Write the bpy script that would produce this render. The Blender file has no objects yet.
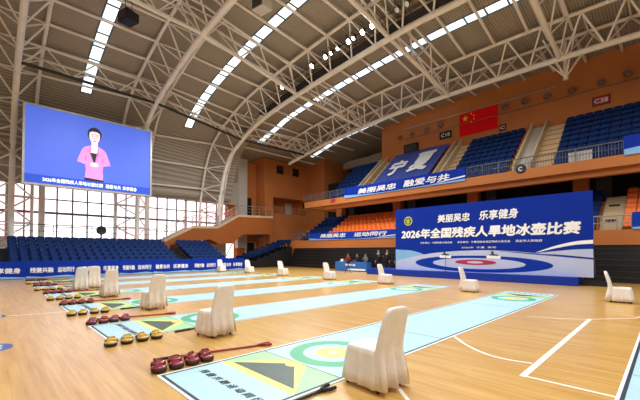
import bpy, bmesh, math, random
from mathutils import Vector, Matrix
random.seed(7)
S = bpy.context.scene
COL = S.collection
PI = math.pi

# ------------------------------------------------------------------ camera
F, CX, CY = 342.4, 320.0, 244.3
YAW, PIT, CAMH = math.radians(45.61), math.radians(1.21), 1.6
cam = bpy.data.cameras.new('camera')
cam.sensor_width = 36.0
cam.lens = F / 640 * 36
cam.shift_y = (CY - 200) / 640
cam.clip_end = 300
co = bpy.data.objects.new('camera', cam)
co.location = (0, 0, CAMH)
co.rotation_euler = (PI / 2 + PIT, 0, YAW - PI / 2)
COL.objects.link(co)
S.camera = co
S.view_settings.view_transform = 'Standard'
S.view_settings.look = 'None'
S.view_settings.gamma = 1.0
S.view_settings.use_curve_mapping = False
S.view_settings.exposure = 0.05

# ------------------------------------------------------------------ materials
def srgb(c):
    if isinstance(c, str):
        c = [int(c[i:i + 2], 16) / 255 for i in (0, 2, 4)]
    return tuple((x / 12.92 if x <= 0.04045 else ((x + 0.055) / 1.055) ** 2.4) for x in c) + (1.0,)

MATS = {}
def mat(name, col, rough=0.6, metal=0.0, var=0.12, scale=3.0, emit=0.0, coat=0.0, bump=0.0, spec=0.5):
    """plain surface with a slight procedural mottling of its colour"""
    if name in MATS:
        return MATS[name]
    m = bpy.data.materials.new(name)
    m.use_nodes = True
    nt = m.node_tree
    b = nt.nodes['Principled BSDF']
    c = srgb(col)
    tc = nt.nodes.new('ShaderNodeTexCoord')
    nz = nt.nodes.new('ShaderNodeTexNoise')
    nz.inputs['Scale'].default_value = scale
    nz.inputs['Detail'].default_value = 3
    nt.links.new(tc.outputs['Object'], nz.inputs['Vector'])
    rp = nt.nodes.new('ShaderNodeValToRGB')
    rp.color_ramp.elements[0].position = 0.3
    rp.color_ramp.elements[1].position = 0.7
    rp.color_ramp.elements[0].color = tuple(x * (1 - var) for x in c[:3]) + (1,)
    rp.color_ramp.elements[1].color = tuple(min(1, x * (1 + var)) for x in c[:3]) + (1,)
    nt.links.new(nz.outputs['Fac'], rp.inputs['Fac'])
    nt.links.new(rp.outputs['Color'], b.inputs['Base Color'])
    b.inputs['Roughness'].default_value = rough
    b.inputs['Metallic'].default_value = metal
    b.inputs['Specular IOR Level'].default_value = spec
    if coat:
        b.inputs['Coat Weight'].default_value = coat
        b.inputs['Coat Roughness'].default_value = 0.15
    if emit:
        nt.links.new(rp.outputs['Color'], b.inputs['Emission Color'])
        b.inputs['Emission Strength'].default_value = emit
    if bump:
        bp = nt.nodes.new('ShaderNodeBump')
        bp.inputs['Strength'].default_value = bump
        bp.inputs['Distance'].default_value = 0.02
        nt.links.new(nz.outputs['Fac'], bp.inputs['Height'])
        nt.links.new(bp.outputs['Normal'], b.inputs['Normal'])
    MATS[name] = m
    return m

def wood_floor_mat():
    m = bpy.data.materials.new('maple_floor')
    m.use_nodes = True
    nt = m.node_tree
    b = nt.nodes['Principled BSDF']
    tc = nt.nodes.new('ShaderNodeTexCoord')
    mp = nt.nodes.new('ShaderNodeMapping')
    mp.inputs['Rotation'].default_value = (0, 0, PI / 2)
    nt.links.new(tc.outputs['Object'], mp.inputs['Vector'])
    br = nt.nodes.new('ShaderNodeTexBrick')
    br.inputs['Scale'].default_value = 1.0
    br.inputs['Brick Width'].default_value = 1.9
    br.inputs['Row Height'].default_value = 0.12
    br.inputs['Mortar Size'].default_value = 0.002
    br.inputs['Bias'].default_value = 0.0
    br.inputs['Color1'].default_value = srgb('d6a654')
    br.inputs['Color2'].default_value = srgb('e0b466')
    br.inputs['Mortar'].default_value = srgb('c09448')
    nt.links.new(mp.outputs['Vector'], br.inputs['Vector'])
    mp2 = nt.nodes.new('ShaderNodeMapping')
    mp2.inputs['Scale'].default_value = (9.0, 0.6, 1)
    nt.links.new(tc.outputs['Object'], mp2.inputs['Vector'])
    nz = nt.nodes.new('ShaderNodeTexNoise')
    nz.inputs['Scale'].default_value = 1.5
    nz.inputs['Detail'].default_value = 5
    nt.links.new(mp2.outputs['Vector'], nz.inputs['Vector'])
    mx = nt.nodes.new('ShaderNodeMix')
    mx.data_type = 'RGBA'
    mx.blend_type = 'MULTIPLY'
    mx.inputs[0].default_value = 0.45
    rp = nt.nodes.new('ShaderNodeValToRGB')
    rp.color_ramp.elements[0].position = 0.3
    rp.color_ramp.elements[0].color = srgb('c8a070')
    rp.color_ramp.elements[1].position = 0.65
    rp.color_ramp.elements[1].color = (1, 1, 1, 1)
    nt.links.new(nz.outputs['Fac'], rp.inputs['Fac'])
    nt.links.new(br.outputs['Color'], mx.inputs[6])
    nt.links.new(rp.outputs['Color'], mx.inputs[7])
    nt.links.new(mx.outputs[2], b.inputs['Base Color'])
    b.inputs['Roughness'].default_value = 0.36
    b.inputs['Coat Weight'].default_value = 0.5
    b.inputs['Coat Roughness'].default_value = 0.22
    return m

def deck_mat():
    m = bpy.data.materials.new('ribbed_roof_deck')
    m.use_nodes = True
    nt = m.node_tree
    b = nt.nodes['Principled BSDF']
    tc = nt.nodes.new('ShaderNodeTexCoord')
    wv = nt.nodes.new('ShaderNodeTexWave')
    wv.bands_direction = 'Y'
    wv.inputs['Scale'].default_value = 2.2
    wv.inputs['Distortion'].default_value = 0.0
    nt.links.new(tc.outputs['Object'], wv.inputs['Vector'])
    rp = nt.nodes.new('ShaderNodeValToRGB')
    rp.color_ramp.elements[0].color = srgb('8f8678')
    rp.color_ramp.elements[1].color = srgb('b4aa9c')
    nt.links.new(wv.outputs['Fac'], rp.inputs['Fac'])
    nt.links.new(rp.outputs['Color'], b.inputs['Base Color'])
    bp = nt.nodes.new('ShaderNodeBump')
    bp.inputs['Strength'].default_value = 0.6
    bp.inputs['Distance'].default_value = 0.05
    nt.links.new(wv.outputs['Fac'], bp.inputs['Height'])
    nt.links.new(bp.outputs['Normal'], b.inputs['Normal'])
    b.inputs['Roughness'].default_value = 0.7
    return m

def glow_mat(name, c1, c2, strength, scale=0.25):
    """a daylit frosted pane: emission with a faint cloudy variation of what lies outside"""
    m = bpy.data.materials.new(name)
    m.use_nodes = True
    nt = m.node_tree
    b = nt.nodes['Principled BSDF']
    tc = nt.nodes.new('ShaderNodeTexCoord')
    nz = nt.nodes.new('ShaderNodeTexNoise')
    nz.inputs['Scale'].default_value = scale
    nt.links.new(tc.outputs['Object'], nz.inputs['Vector'])
    rp = nt.nodes.new('ShaderNodeValToRGB')
    rp.color_ramp.elements[0].position = 0.35
    rp.color_ramp.elements[1].position = 0.6
    rp.color_ramp.elements[0].color = srgb(c1)
    rp.color_ramp.elements[1].color = srgb(c2)
    nt.links.new(nz.outputs['Fac'], rp.inputs['Fac'])
    nt.links.new(rp.outputs['Color'], b.inputs['Base Color'])
    nt.links.new(rp.outputs['Color'], b.inputs['Emission Color'])
    b.inputs['Emission Strength'].default_value = strength
    b.inputs['Roughness'].default_value = 0.2
    return m

M = dict(
    wood=wood_floor_mat(), deck=deck_mat(),
    white_steel=mat('white_painted_steel', 'efe9e2', 0.45, 0, .06, 2),
    dark_steel=mat('dark_steel', '3a3836', 0.5, 0.3),
    grey_steel=mat('grey_steel', '6f7074', 0.45, 0.5),
    rail=mat('rail_steel', 'b9b4ac', 0.35, 0.6),
    orange_wall=mat('orange_painted_wall', 'bf7238', 0.75, 0, .07, 0.4),
    orange_dark=mat('orange_soffit_paint', 'a4591f', 0.8, 0, .07, 0.4),
    beige=mat('beige_concrete', 'cdb48d', 0.85, 0, .08, 1.0),
    pale_wall=mat('pale_grey_wall', 'c9c3ba', 0.8, 0, .05, 0.5),
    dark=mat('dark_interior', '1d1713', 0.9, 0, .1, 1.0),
    black=mat('black_plastic', '141416', 0.55, 0, .15, 4),
    black_soft=mat('black_fabric', '0f1013', 0.9, 0, .2, 4),
    concrete=mat('dark_concrete', '4a4a50', 0.9, 0, .1, 1),
    seat_blue=mat('blue_seat_plastic', '0c2d66', 0.6, 0, .15, 3, spec=0.2),
    seat_navy=mat('navy_seat_plastic', '0b2c64', 0.65, 0, .15, 3, spec=0.2),
    seat_orange=mat('orange_seat_plastic', 'ff7a2a', 0.45, 0, .1, 3),
    cover=mat('satin_slipcover', 'eee4da', 0.5, 0, .05, 6, bump=0.15),
    leg=mat('dark_chair_leg', '3a2a20', 0.5, 0.2),
    mat_blue=mat('pale_blue_mat', 'b4d6e0', 0.45, 0, .03, 2),
    mat_edge=mat('mat_edge_black', '2a3440', 0.5),
    white_line=mat('white_floor_line', 'f6ecdc', 0.5, 0, .03, 2),
    navy_line=mat('navy_floor_line', '26366c', 0.5, 0, .05, 2),
    sticker=mat('sticker_blue', '4a5f9e', 0.5, 0, .05, 3),
    print_green=mat('print_green', '4fae7c', 0.5, 0, .08, 3),
    print_lime=mat('print_light_green', 'a4dc9c', 0.5, 0, .12, 1.2),
    print_yellow=mat('print_yellow', 'e6e07a', 0.5, 0, .05, 3),
    print_dark=mat('print_dark_green', '47584d', 0.5, 0, .08, 4),
    print_amber=mat('print_amber', 'f0cc74', 0.5, 0, .05, 3),
    print_white=mat('print_white', 'eef4f4', 0.5, 0, .03, 3),
    print_ink=mat('print_ink', '333b40', 0.5, 0, .1, 3),
    bd_blue=mat('backdrop_blue', '042c98', 0.6, 0, .04, 0.7, spec=0.15),
    bd_mid=mat('backdrop_mid_blue', '0a36a4', 0.6, 0, .06, 0.7, spec=0.15),
    bd_sky=mat('backdrop_light_blue', '7fb4e4', 0.5, 0, .06, 0.7),
    bd_ice=mat('backdrop_ice', 'b9c4e4', 0.5, 0, .04, 0.7),
    bd_red=mat('backdrop_red', 'b02a52', 0.5, 0, .05, 1),
    bd_white=mat('lettering_white', 'f4f4f4', 0.5, 0, .02, 2),
    carpet=mat('blue_carpet', '0a2f9c', 0.95, 0, .12, 20, bump=0.1),
    ban_blue=mat('banner_blue', '0e3cac', 0.6, 0, .08, 0.8, spec=0.15),
    ban_deep=mat('banner_deep_blue', '062e9c', 0.6, 0, .06, 0.8, spec=0.15),
    tarp=mat('tarp_blue', '35489a', 0.6, 0, .1, 0.6, bump=0.1),
    flag_red=mat('flag_red', 'ee1018', 0.7, 0, .06, 1, spec=0.1),
    flag_gold=mat('flag_gold', 'f6d23a', 0.6, 0, .04, 1),
    red=mat('stone_red', '8e1420', 0.35, 0, .12, 8, coat=0.4),
    yellow=mat('stone_yellow', 'd2aa34', 0.35, 0, .12, 8, coat=0.4),
    stone_base=mat('stone_base', '1c1412', 0.5, 0, .2, 8),
    stick_red=mat('stick_red', 'a02a22', 0.4),
    skin=mat('skin', 'c99a7c', 0.6), hair=mat('black_hair', '15110f', 0.6),
    cloth_dark=mat('dark_clothes', '17181c', 0.85), cloth_red=mat('red_jacket', '8c1e1e', 0.8),
    cloth_grey=mat('grey_jacket', '6d6a6a', 0.8),
    table_blue=mat('table_cloth_blue', '2a68b8', 0.8, 0, .1, 2),
    emblem_gold=mat('emblem_gold', 'c9c23a', 0.5), emblem_green=mat('emblem_green', '3b6b3a', 0.5),
    sign_white=mat('sign_white', 'e8dcdc', 0.5, 0, .02, 2), sign_red=mat('sign_red', 'a8283c', 0.5),
    # lit screen colours
    scr_blue=mat('screen_blue', '4a66d6', 0.4, 0, .03, 0.3, emit=0.75),
    scr_bar=mat('screen_caption_bar', '1f48bc', 0.4, 0, .02, 0.3, emit=0.75),
    scr_pink=mat('screen_pink', 'd98ccc', 0.4, 0, .08, 3, emit=0.8),
    scr_pink2=mat('screen_pink_shadow', 'bd6fb2', 0.4, 0, .08, 3, emit=0.8),
    scr_skin=mat('screen_skin', 'f0d2d6', 0.4, 0, .04, 3, emit=0.8),
    scr_black=mat('screen_black', '1a1626', 0.4, 0, .04, 3, emit=0.4),
    scr_lip=mat('screen_lip', 'c0566e', 0.4, 0, .04, 3, emit=0.6),
    scr_white=mat('screen_white', 'f2f4ff', 0.4, 0, .02, 3, emit=1.0),
    pane=glow_mat('daylit_window_glass', 'ecc0c2', 'f8fbff', 2.0, 0.22),
    sky=glow_mat('daylit_skylight', 'c4e2ee', 'f4fbff', 1.7, 0.5),
    lamp=glow_mat('lamp_lens', 'e6f0ff', 'ffffff', 25.0),
    glass=mat('dark_window_glass', '2a2220', 0.15, 0, .1, 1),
)

# ------------------------------------------------------------------ mesh helpers
def me_from(name, verts, faces, m, smooth=False):
    me = bpy.data.meshes.new(name)
    me.from_pydata([tuple(v) for v in verts], [], faces)
    ms = m if isinstance(m, (list, tuple)) else [m]
    for x in ms:
        me.materials.append(M[x] if isinstance(x, str) else x)
    if smooth:
        for p in me.polygons:
            p.use_smooth = True
    me.update()
    return me

class MB:
    """collects shapes into one mesh"""
    def __init__(s):
        s.v, s.f = [], []
    def add(s, vs, fs):
        b = len(s.v)
        s.v += [Vector(v) for v in vs]
        s.f += [tuple(i + b for i in f) for f in fs]
        return s
    def box(s, a, b):
        x0, y0, z0 = (min(a[i], b[i]) for i in range(3))
        x1, y1, z1 = (max(a[i], b[i]) for i in range(3))
        return s.add([(x0, y0, z0), (x1, y0, z0), (x1, y1, z0), (x0, y1, z0), (x0, y0, z1), (x1, y0, z1), (x1, y1, z1), (x0, y1, z1)],
                     [(0, 3, 2, 1), (4, 5, 6, 7), (0, 1, 5, 4), (1, 2, 6, 5), (2, 3, 7, 6), (3, 0, 4, 7)])
    def tube(s, pts, r, n=8, caps=True):
        pts = [Vector(p) for p in pts]
        rings = []
        for i, p in enumerate(pts):
            d = (pts[min(i + 1, len(pts) - 1)] - pts[max(i - 1, 0)]).normalized()
            up = Vector((0, 0, 1)) if abs(d.z) < .95 else Vector((1, 0, 0))
            x = d.cross(up).normalized()
            y = x.cross(d)
            rr = r[i] if isinstance(r, (list, tuple)) else r
            rings.append([p + (x * math.cos(2 * PI * k / n) + y * math.sin(2 * PI * k / n)) * rr for k in range(n)])
        vs = [v for q in rings for v in q]
        fs = []
        for i in range(len(pts) - 1):
            for k in range(n):
                fs.append((i * n + k, i * n + (k + 1) % n, (i + 1) * n + (k + 1) % n, (i + 1) * n + k))
        if caps:
            fs.append(tuple(reversed(range(n))))
            fs.append(tuple(range((len(pts) - 1) * n, len(pts) * n)))
        return s.add(vs, fs)
    def lathe(s, prof, n=20, c=(0, 0, 0)):
        vs, fs = [], []
        for r, z in prof:
            for k in range(n):
                vs.append((c[0] + r * math.cos(2 * PI * k / n), c[1] + r * math.sin(2 * PI * k / n), c[2] + z))
        for i in range(len(prof) - 1):
            for k in range(n):
                fs.append((i * n + k, i * n + (k + 1) % n, (i + 1) * n + (k + 1) % n, (i + 1) * n + k))
        fs.append(tuple(reversed(range(n))))
        fs.append(tuple(range((len(prof) - 1) * n, len(prof) * n)))
        return s.add(vs, fs)
    def loft(s, rings, cap0=True, cap1=True):
        n = len(rings[0])
        vs = [v for q in rings for v in q]
        fs = []
        for i in range(len(rings) - 1):
            for k in range(n):
                fs.append((i * n + k, i * n + (k + 1) % n, (i + 1) * n + (k + 1) % n, (i + 1) * n + k))
        if cap0:
            fs.append(tuple(reversed(range(n))))
        if cap1:
            fs.append(tuple(range((len(rings) - 1) * n, len(rings) * n)))
        return s.add(vs, fs)
    def prism(s, poly, axis, a, b):
        """poly: 2D points; extruded along axis between a and b"""
        def P(p, t):
            return {'x': (t, p[0], p[1]), 'y': (p[0], t, p[1]), 'z': (p[0], p[1], t)}[axis]
        n = len(poly)
        vs = [P(p, a) for p in poly] + [P(p, b) for p in poly]
        fs = [tuple(range(n)), tuple(reversed(range(n, 2 * n)))]
        for k in range(n):
            fs.append((k, n + k, n + (k + 1) % n, (k + 1) % n))
        return s.add(vs, fs)
    def obj(s, name, m, parent=None, smooth=False, loc=None):
        me = me_from(name, s.v, s.f, m, smooth)
        bm = bmesh.new()
        bm.from_mesh(me)
        bmesh.ops.recalc_face_normals(bm, faces=bm.faces)
        bm.to_mesh(me)
        bm.free()
        return link(name, me, parent, loc)

def link(name, data, parent=None, loc=None):
    o = bpy.data.objects.new(name, data)
    COL.objects.link(o)
    if parent is not None:
        o.parent = parent
    if loc is not None:
        o.location = loc
    return o

def tag(o, label, cat, group=None, kind=None):
    o['label'] = label
    o['category'] = cat
    if group:
        o['group'] = group
    if kind:
        o['kind'] = kind
    return o

def thing(name, label, cat, loc=(0, 0, 0), rz=0.0, group=None):
    o = link(name, None, None, loc)
    o.rotation_euler = (0, 0, rz)
    return tag(o, label, cat, group)

def struct(o):
    o['kind'] = 'structure'
    return o

def copy_thing(o, loc, rz, label=None):
    c = o.copy()
    COL.objects.link(c)
    c.location = loc
    c.rotation_euler = (0, 0, rz)
    if label:
        c['label'] = label
    for ch in o.children:
        d = ch.copy()
        COL.objects.link(d)
        d.parent = c
        for g in ch.children:
            e = g.copy()
            COL.objects.link(e)
            e.parent = d
    return c

ORD = ['first', 'second', 'third', 'fourth', 'fifth', 'sixth', 'seventh', 'eighth', 'ninth', 'tenth', 'eleventh', 'twelfth', 'thirteenth',
       'fourteenth', 'fifteenth', 'sixteenth', 'seventeenth', 'eighteenth', 'nineteenth', 'twentieth'] + \
      ['twenty-' + x for x in ('first', 'second', 'third', 'fourth', 'fifth', 'sixth', 'seventh', 'eighth', 'ninth')] + ['thirtieth'] + \
      ['thirty-' + x for x in ('first', 'second', 'third', 'fourth', 'fifth', 'sixth', 'seventh', 'eighth', 'ninth')]

# unit tube along +Z, radius 1, used for every straight bar
_TUBE = {}
def unit_tube(m, n=8):
    k = (m, n)
    if k not in _TUBE:
        b = MB()
        b.tube([(0, 0, 0), (0, 0, 1)], 1.0, n)
        me = me_from('bar', b.v, b.f, m, False)
        for p in me.polygons:
            p.use_smooth = len(p.vertices) == 4
        _TUBE[k] = me
    return _TUBE[k]

def bar(name, a, b, r, m, parent=None, n=8):
    a, b = Vector(a), Vector(b)
    d = b - a
    o = bpy.data.objects.new(name, unit_tube(m, n))
    q = d.to_track_quat('Z', 'Y')
    o.matrix_world = Matrix.Translation(a) @ q.to_matrix().to_4x4() @ Matrix.Diagonal((r, r, d.length, 1))
    COL.objects.link(o)
    if parent is not None:
        o.parent = parent
    return o

# ------------------------------------------------------------------ flat prints and lettering
class Plane:
    """a flat surface in space: origin, right and up; prints lie on it at small heights"""
    def __init__(s, o, right, up):
        s.o, s.r, s.u = Vector(o), Vector(right).normalized(), Vector(up).normalized()
        s.n = s.r.cross(s.u)
    def at(s, x, y, h=0.0):
        return s.o + s.r * x + s.u * y + s.n * h

def poly(name, pl, pts, h, m, parent=None, holes=None):
    """filled outline; holes: list of outlines with the same number of points as pts (ring)"""
    n = len(pts)
    if holes is None:
        me = me_from(name, [pl.at(x, y, h) for x, y in pts], [tuple(range(n))], m)
    else:
        vs = [pl.at(x, y, h) for x, y in pts] + [pl.at(x, y, h) for x, y in holes]
        me = me_from(name, vs, [(k, (k + 1) % n, n + (k + 1) % n, n + k) for k in range(n)], m)
    return link(name, me, parent)

def ell(cx, cy, rx, ry, n=48, a0=0.0, a1=2 * PI):
    return [(cx + rx * math.cos(a0 + (a1 - a0) * k / n), cy + ry * math.sin(a0 + (a1 - a0) * k / n)) for k in range(n)]

def text(name, pl, s, x0, x1, y0, y1, h, m, parent=None, bold=0.02, shear=0.0):
    """the words s as a flat mesh filling the rectangle x0..x1, y0..y1 of the surface"""
    cu = bpy.data.curves.new('t', 'FONT')
    cu.body = s
    cu.shear = shear
    cu.resolution_u = 2
    to = bpy.data.objects.new('t', cu)
    COL.objects.link(to)
    dg = bpy.context.evaluated_depsgraph_get()
    me = bpy.data.meshes.new_from_object(to.evaluated_get(dg))
    bpy.data.objects.remove(to)
    bpy.data.curves.remove(cu)
    V0 = [(v.co.x, v.co.y) for v in me.vertices]
    F0 = [tuple(q.vertices) for q in me.polygons]
    ax, bx = min(v[0] for v in V0) - bold, max(v[0] for v in V0) + bold
    ay, by = min(v[1] for v in V0) - bold, max(v[1] for v in V0) + bold
    vs, fs = [], []
    for q_, (dx, dy) in enumerate([(0, 0)] if bold <= 0 else [(-bold, 0), (bold, 0), (0, bold), (0, -bold)]):
        n0 = len(vs)
        vs += [pl.at(x0 + (x + dx - ax) / (bx - ax) * (x1 - x0), y0 + (y + dy - ay) / (by - ay) * (y1 - y0), h + .0012 * q_) for x, y in V0]
        fs += [tuple(i + n0 for i in q) for q in F0]
    bpy.data.meshes.remove(me)
    return link(name, me_from(name, vs, fs, m), parent)

# ------------------------------------------------------------------ roof
def dense(pts, step=0.25):
    """smooth curve through (y, z) points, resampled by arc length"""
    P = [Vector(p) for p in pts]
    out = []
    for i in range(len(P) - 1):
        p0, p1, p2, p3 = P[max(i - 1, 0)], P[i], P[i + 1], P[min(i + 2, len(P) - 1)]
        for k in range(24):
            t = k / 24
            out.append(0.5 * ((2 * p1) + (p2 - p0) * t + (2 * p0 - 5 * p1 + 4 * p2 - p3) * t * t + (3 * p1 - p0 - 3 * p2 + p3) * t ** 3))
    out.append(P[-1])
    L = [0.0]
    for a, b in zip(out, out[1:]):
        L.append(L[-1] + (b - a).length)
    def at(s):
        if s <= 0:
            return out[0], (out[1] - out[0]).normalized()
        if s >= L[-1]:
            return out[-1], (out[-1] - out[-2]).normalized()
        lo, hi = 0, len(L) - 1
        while hi - lo > 1:
            m = (lo + hi) // 2
            if L[m] <= s:
                lo = m
            else:
                hi = m
        t = (s - L[lo]) / max(1e-9, L[hi] - L[lo])
        return out[lo].lerp(out[hi], t), (out[hi] - out[lo]).normalized()
    return at, L[-1]

PROF = {
    'far': [(31.6, 0), (31.6, 3), (31.4, 6.7), (30.6, 9.4), (29.3, 11.4), (28.1, 12.35), (26.2, 13.2), (21, 14.5), (15.9, 15.1), (8, 15.4), (0, 15.3), (-8, 15), (-15, 14.5)],
    'mid': [(31.25, 0), (31.25, 3), (31.1, 6.7), (30.4, 9.3), (29.25, 11.35), (28.1, 12.24), (26.2, 13.03), (21, 14.29), (15.9, 14.83), (8, 15.1), (0, 15.0), (-8, 14.7), (-15, 14.2)],
    'near': [(31.5, 0), (31.5, 3.25), (31.14, 6.7), (29.8, 9.96), (28, 11.31), (24.3, 12.64), (19.2, 13.36), (11, 13.97), (6.8, 13.95), (0, 13.8), (-8, 13.5), (-15, 13.0)],
    'end': [(31.6, 0), (31.6, 3), (31.4, 6.6), (30.4, 9.3), (28.7, 11.0), (26.2, 12.03), (23.3, 12.41), (17.3, 12.95), (11.9, 13.1), (4.4, 13.03), (0, 12.87), (-8, 12.6), (-15, 12.3)],
}
PROF['flag'] = [(34.5, 10.6), (30, 11.35), (26.2, 12.0), (23.3, 12.41), (17.3, 12.95), (11.9, 13.1), (4.4, 13.03), (0, 12.87), (-8, 12.6), (-15, 12.3)]
ARCHX = {'flag': 24.2, 'far': 1.25, 'mid': 9.1, 'near': 16.6, 'end': 24.2}
CURVE = {k: dense(v) for k, v in PROF.items()}
PAN = 1.85
def bot(k, s):
    p, d = CURVE[k][0](s)
    return p
def top(k, s, off=1.65):
    p, d = CURVE[k][0](s)
    n = Vector((d.y, -d.x))            # outward: away from the hall
    if n.y < 0 and p.y > 8:
        n = -n
    if k == 'flag':
        return p + n * off
    if p.y <= 8 and n.x < 0:
        n = -n
    q = p + n * off
    q.x = min(q.x, 33.1)
    return q
HALF = 1.2
def chord(name, pts, r, parent, m='white_steel', n=10):
    b = MB()
    b.tube(pts, r, n)
    return b.obj(name, M[m], parent, smooth=True)

def arch(k, smin, smax, label):
    X = ARCHX[k]
    t = thing('roof_truss', label, 'roof truss', (X, 31.4, 0), group='arched roof trusses')
    o = Vector((X, 31.4, 0))
    def B(s):
        p = bot(k, s); return Vector((0, p.x - 31.4, p.y))
    def U(s, sd):
        p = top(k, s); return Vector((sd * HALF, p.x - 31.4, p.y))
    ss = [smin + i * 0.6 for i in range(int((smax - smin) / 0.6) + 1)]
    chord('bottom_chord', [B(s) for s in ss], 0.17, t, n=14)
    for sd in (-1, 1):
        chord('top_chord', [U(s, sd) for s in ss], 0.11, t)
    i0, i1 = math.ceil(smin / PAN), int(smax / PAN)
    for i in range(i0, i1 + 1):
        s = i * PAN
        for sd in (-1, 1):
            for e in (-.5, .5):
                q = s + e * PAN
                if smin <= q <= smax:
                    bar('web_member', U(s, sd), B(q), 0.055, M['white_steel'], t)
        bar('cross_tie', U(s, -1), U(s, 1), 0.05, M['white_steel'], t)
    return t
arch('far', 0, 40, 'white tubular arch truss with its leg beside the caption start of the LED screen')
arch('mid', 0, 39, 'white tubular arch truss rising from behind the caption end of the LED screen')
arch('near', 4.05, 43, 'white tubular arch truss springing beside the orange stair tower, carrying the floodlight catwalk')
S_END = 11.6 / 1.0
s_end = next(i * 0.1 for i in range(300) if bot('end', i * 0.1).y > 12.0)
arch('flag', 4.9, 39, 'white triangular roof truss running in front of the orange upper wall and flag')

# roof deck with daylight strips let into it
def deckp(k, s, flat=False):
    q = top(k, s, 1.9)
    if flat and q.x > 20 and q.y < 14.1:              # the roof runs on level over the corner tower
        d = (14.1 - q.y) * .9
        y = q.x + d
        K = [(25.5, 14.12), (27, 13.75), (28, 13.5), (30.6, 12.87), (33, 12.7), (60, 12.66)]
        for (ya, za), (yb, zb) in zip(K, K[1:]):
            if y <= yb:
                return Vector((y, za + (zb - za) * max(0, y - ya) / (yb - ya)))
        return Vector((y, 12.66))
    return q
XS = [(-14.0, 'far'), (-6.2, 'far'), (1.25, 'far'), (9.1, 'mid'), (16.6, 'near'), (24.2, 'end'), (31.8, 'end'), (40.0, 'end')]
def deck_at(i, t, s, curved=False):
    (xa, ka), (xb, kb) = XS[i], XS[i + 1]
    fl = i >= 4 and not curved
    a, b = deckp(ka, s, fl), deckp('near' if curved else kb, s, fl)
    return Vector((xa + (xb - xa) * t, a.x + (b.x - a.x) * t, a.y + (b.y - a.y) * t))
S0 = 6.6
SL = 56.0
NS = 84
def s_of(j):
    return S0 + (SL - S0) * j / NS
def j_sky_of(i):
    return next(j for j in range(NS) if deck_at(i, .5, s_of(j)).y < (30.3 if i < 4 else 30.7))
def j_end(i):
    return next(j for j in range(NS) if deckp('end', s_of(j)).x < 13.4) if i == 5 else NS
dk = MB()
for i in range(len(XS) - 1):
    sky = 1 <= i <= 5
    for (t0, t1) in ((0, .455), (.455, .545), (.545, 1)):
        for j in range(NS):
            if sky and t0 == .455 and j_sky_of(i) <= j < j_end(i):
                continue
            q = [deck_at(i, t0, s_of(j)), deck_at(i, t1, s_of(j)), deck_at(i, t1, s_of(j + 1)), deck_at(i, t0, s_of(j + 1))]
            dk.add(q, [(0, 1, 2, 3)])
for j in range(NS):                                    # the curved skirt of the roof runs on past the floodlight arch to the tower
    q = [deck_at(4, 0, s_of(j), True), deck_at(4, .3, s_of(j), True), deck_at(4, .3, s_of(j + 1), True), deck_at(4, 0, s_of(j + 1), True)]
    if q[0].z < 13.2:
        dk.add(q, [(0, 1, 2, 3)])
struct(dk.obj('ceiling', M['deck']))
for n, i in enumerate((1, 2, 3, 4, 5)):
    g = MB()
    for j in range(j_sky_of(i), j_end(i)):
        up = Vector((0, 0, .03))
        q = [deck_at(i, .455, s_of(j)) + up, deck_at(i, .545, s_of(j)) + up, deck_at(i, .545, s_of(j + 1)) + up, deck_at(i, .455, s_of(j + 1)) + up]
        g.add(q, [(0, 1, 2, 3)])
    w = struct(g.obj('window_%d' % (n + 1), M['sky']))
    fr = MB()
    for t in (.455, .545):
        fr.tube([deck_at(i, t, s_of(j)) for j in range(j_sky_of(i), j_end(i) + 1)], 0.05, 6)
    fr.obj('window_frame', M['grey_steel'], w)
    br = MB()
    for j in range(j_sky_of(i), j_end(i) + 1, 2):
        br.tube([deck_at(i, .455, s_of(j)), deck_at(i, .545, s_of(j))], 0.055, 6)
    br.obj('glazing_bar', M['grey_steel'], w)

# purlins along the hall between neighbouring arches
BAYS = [('far', 'mid', 'over the LED screen'), ('mid', 'near', 'between screen and floodlight arch'),
        ('near', 'end', 'between floodlight arch and flag wall')]
for (a, b, where) in BAYS:
    n = 0
    for i in range(4, 22):
        s = i * PAN
        pa, pb = top(a, s), top(b, s)
        if b == 'end' and s < s_end:
            continue
        A = Vector((ARCHX[a] + HALF, pa.x, pa.y))
        Bq = Vector((ARCHX[b] - HALF, pb.x, pb.y))
        o = bar('roof_purlin', A, Bq, 0.085, M['white_steel'])
        tag(o, 'white roof purlin %s, %s up from the window wall' % (where, ORD[n]), 'purlin', 'roof purlins')
        n += 1
for n, (s, y) in enumerate([(i * PAN, 0) for i in range(int(s_end / PAN) + 1, 22)]):
    p = top('end', s)
    o = bar('roof_purlin', (ARCHX['end'] + HALF, p.x, p.y), (31.5, p.x, p.y + .1), 0.085, M['white_steel'])
    tag(o, 'white roof purlin beyond the flag wall truss, %s row from the orange tower' % ORD[n], 'purlin', 'roof purlins')

for n, (y, z) in enumerate(((27.6, 13.35), (29.3, 12.95), (31.0, 12.55))):
    o = bar('roof_purlin', (ARCHX['near'] + 2.4, y, z), (ARCHX['flag'] + 5.2, y, z), 0.085, M['white_steel'])
    tag(o, 'white level roof purlin over the orange stair tower, %s toward the tower' % ORD[n], 'purlin', 'roof purlins')
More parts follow.
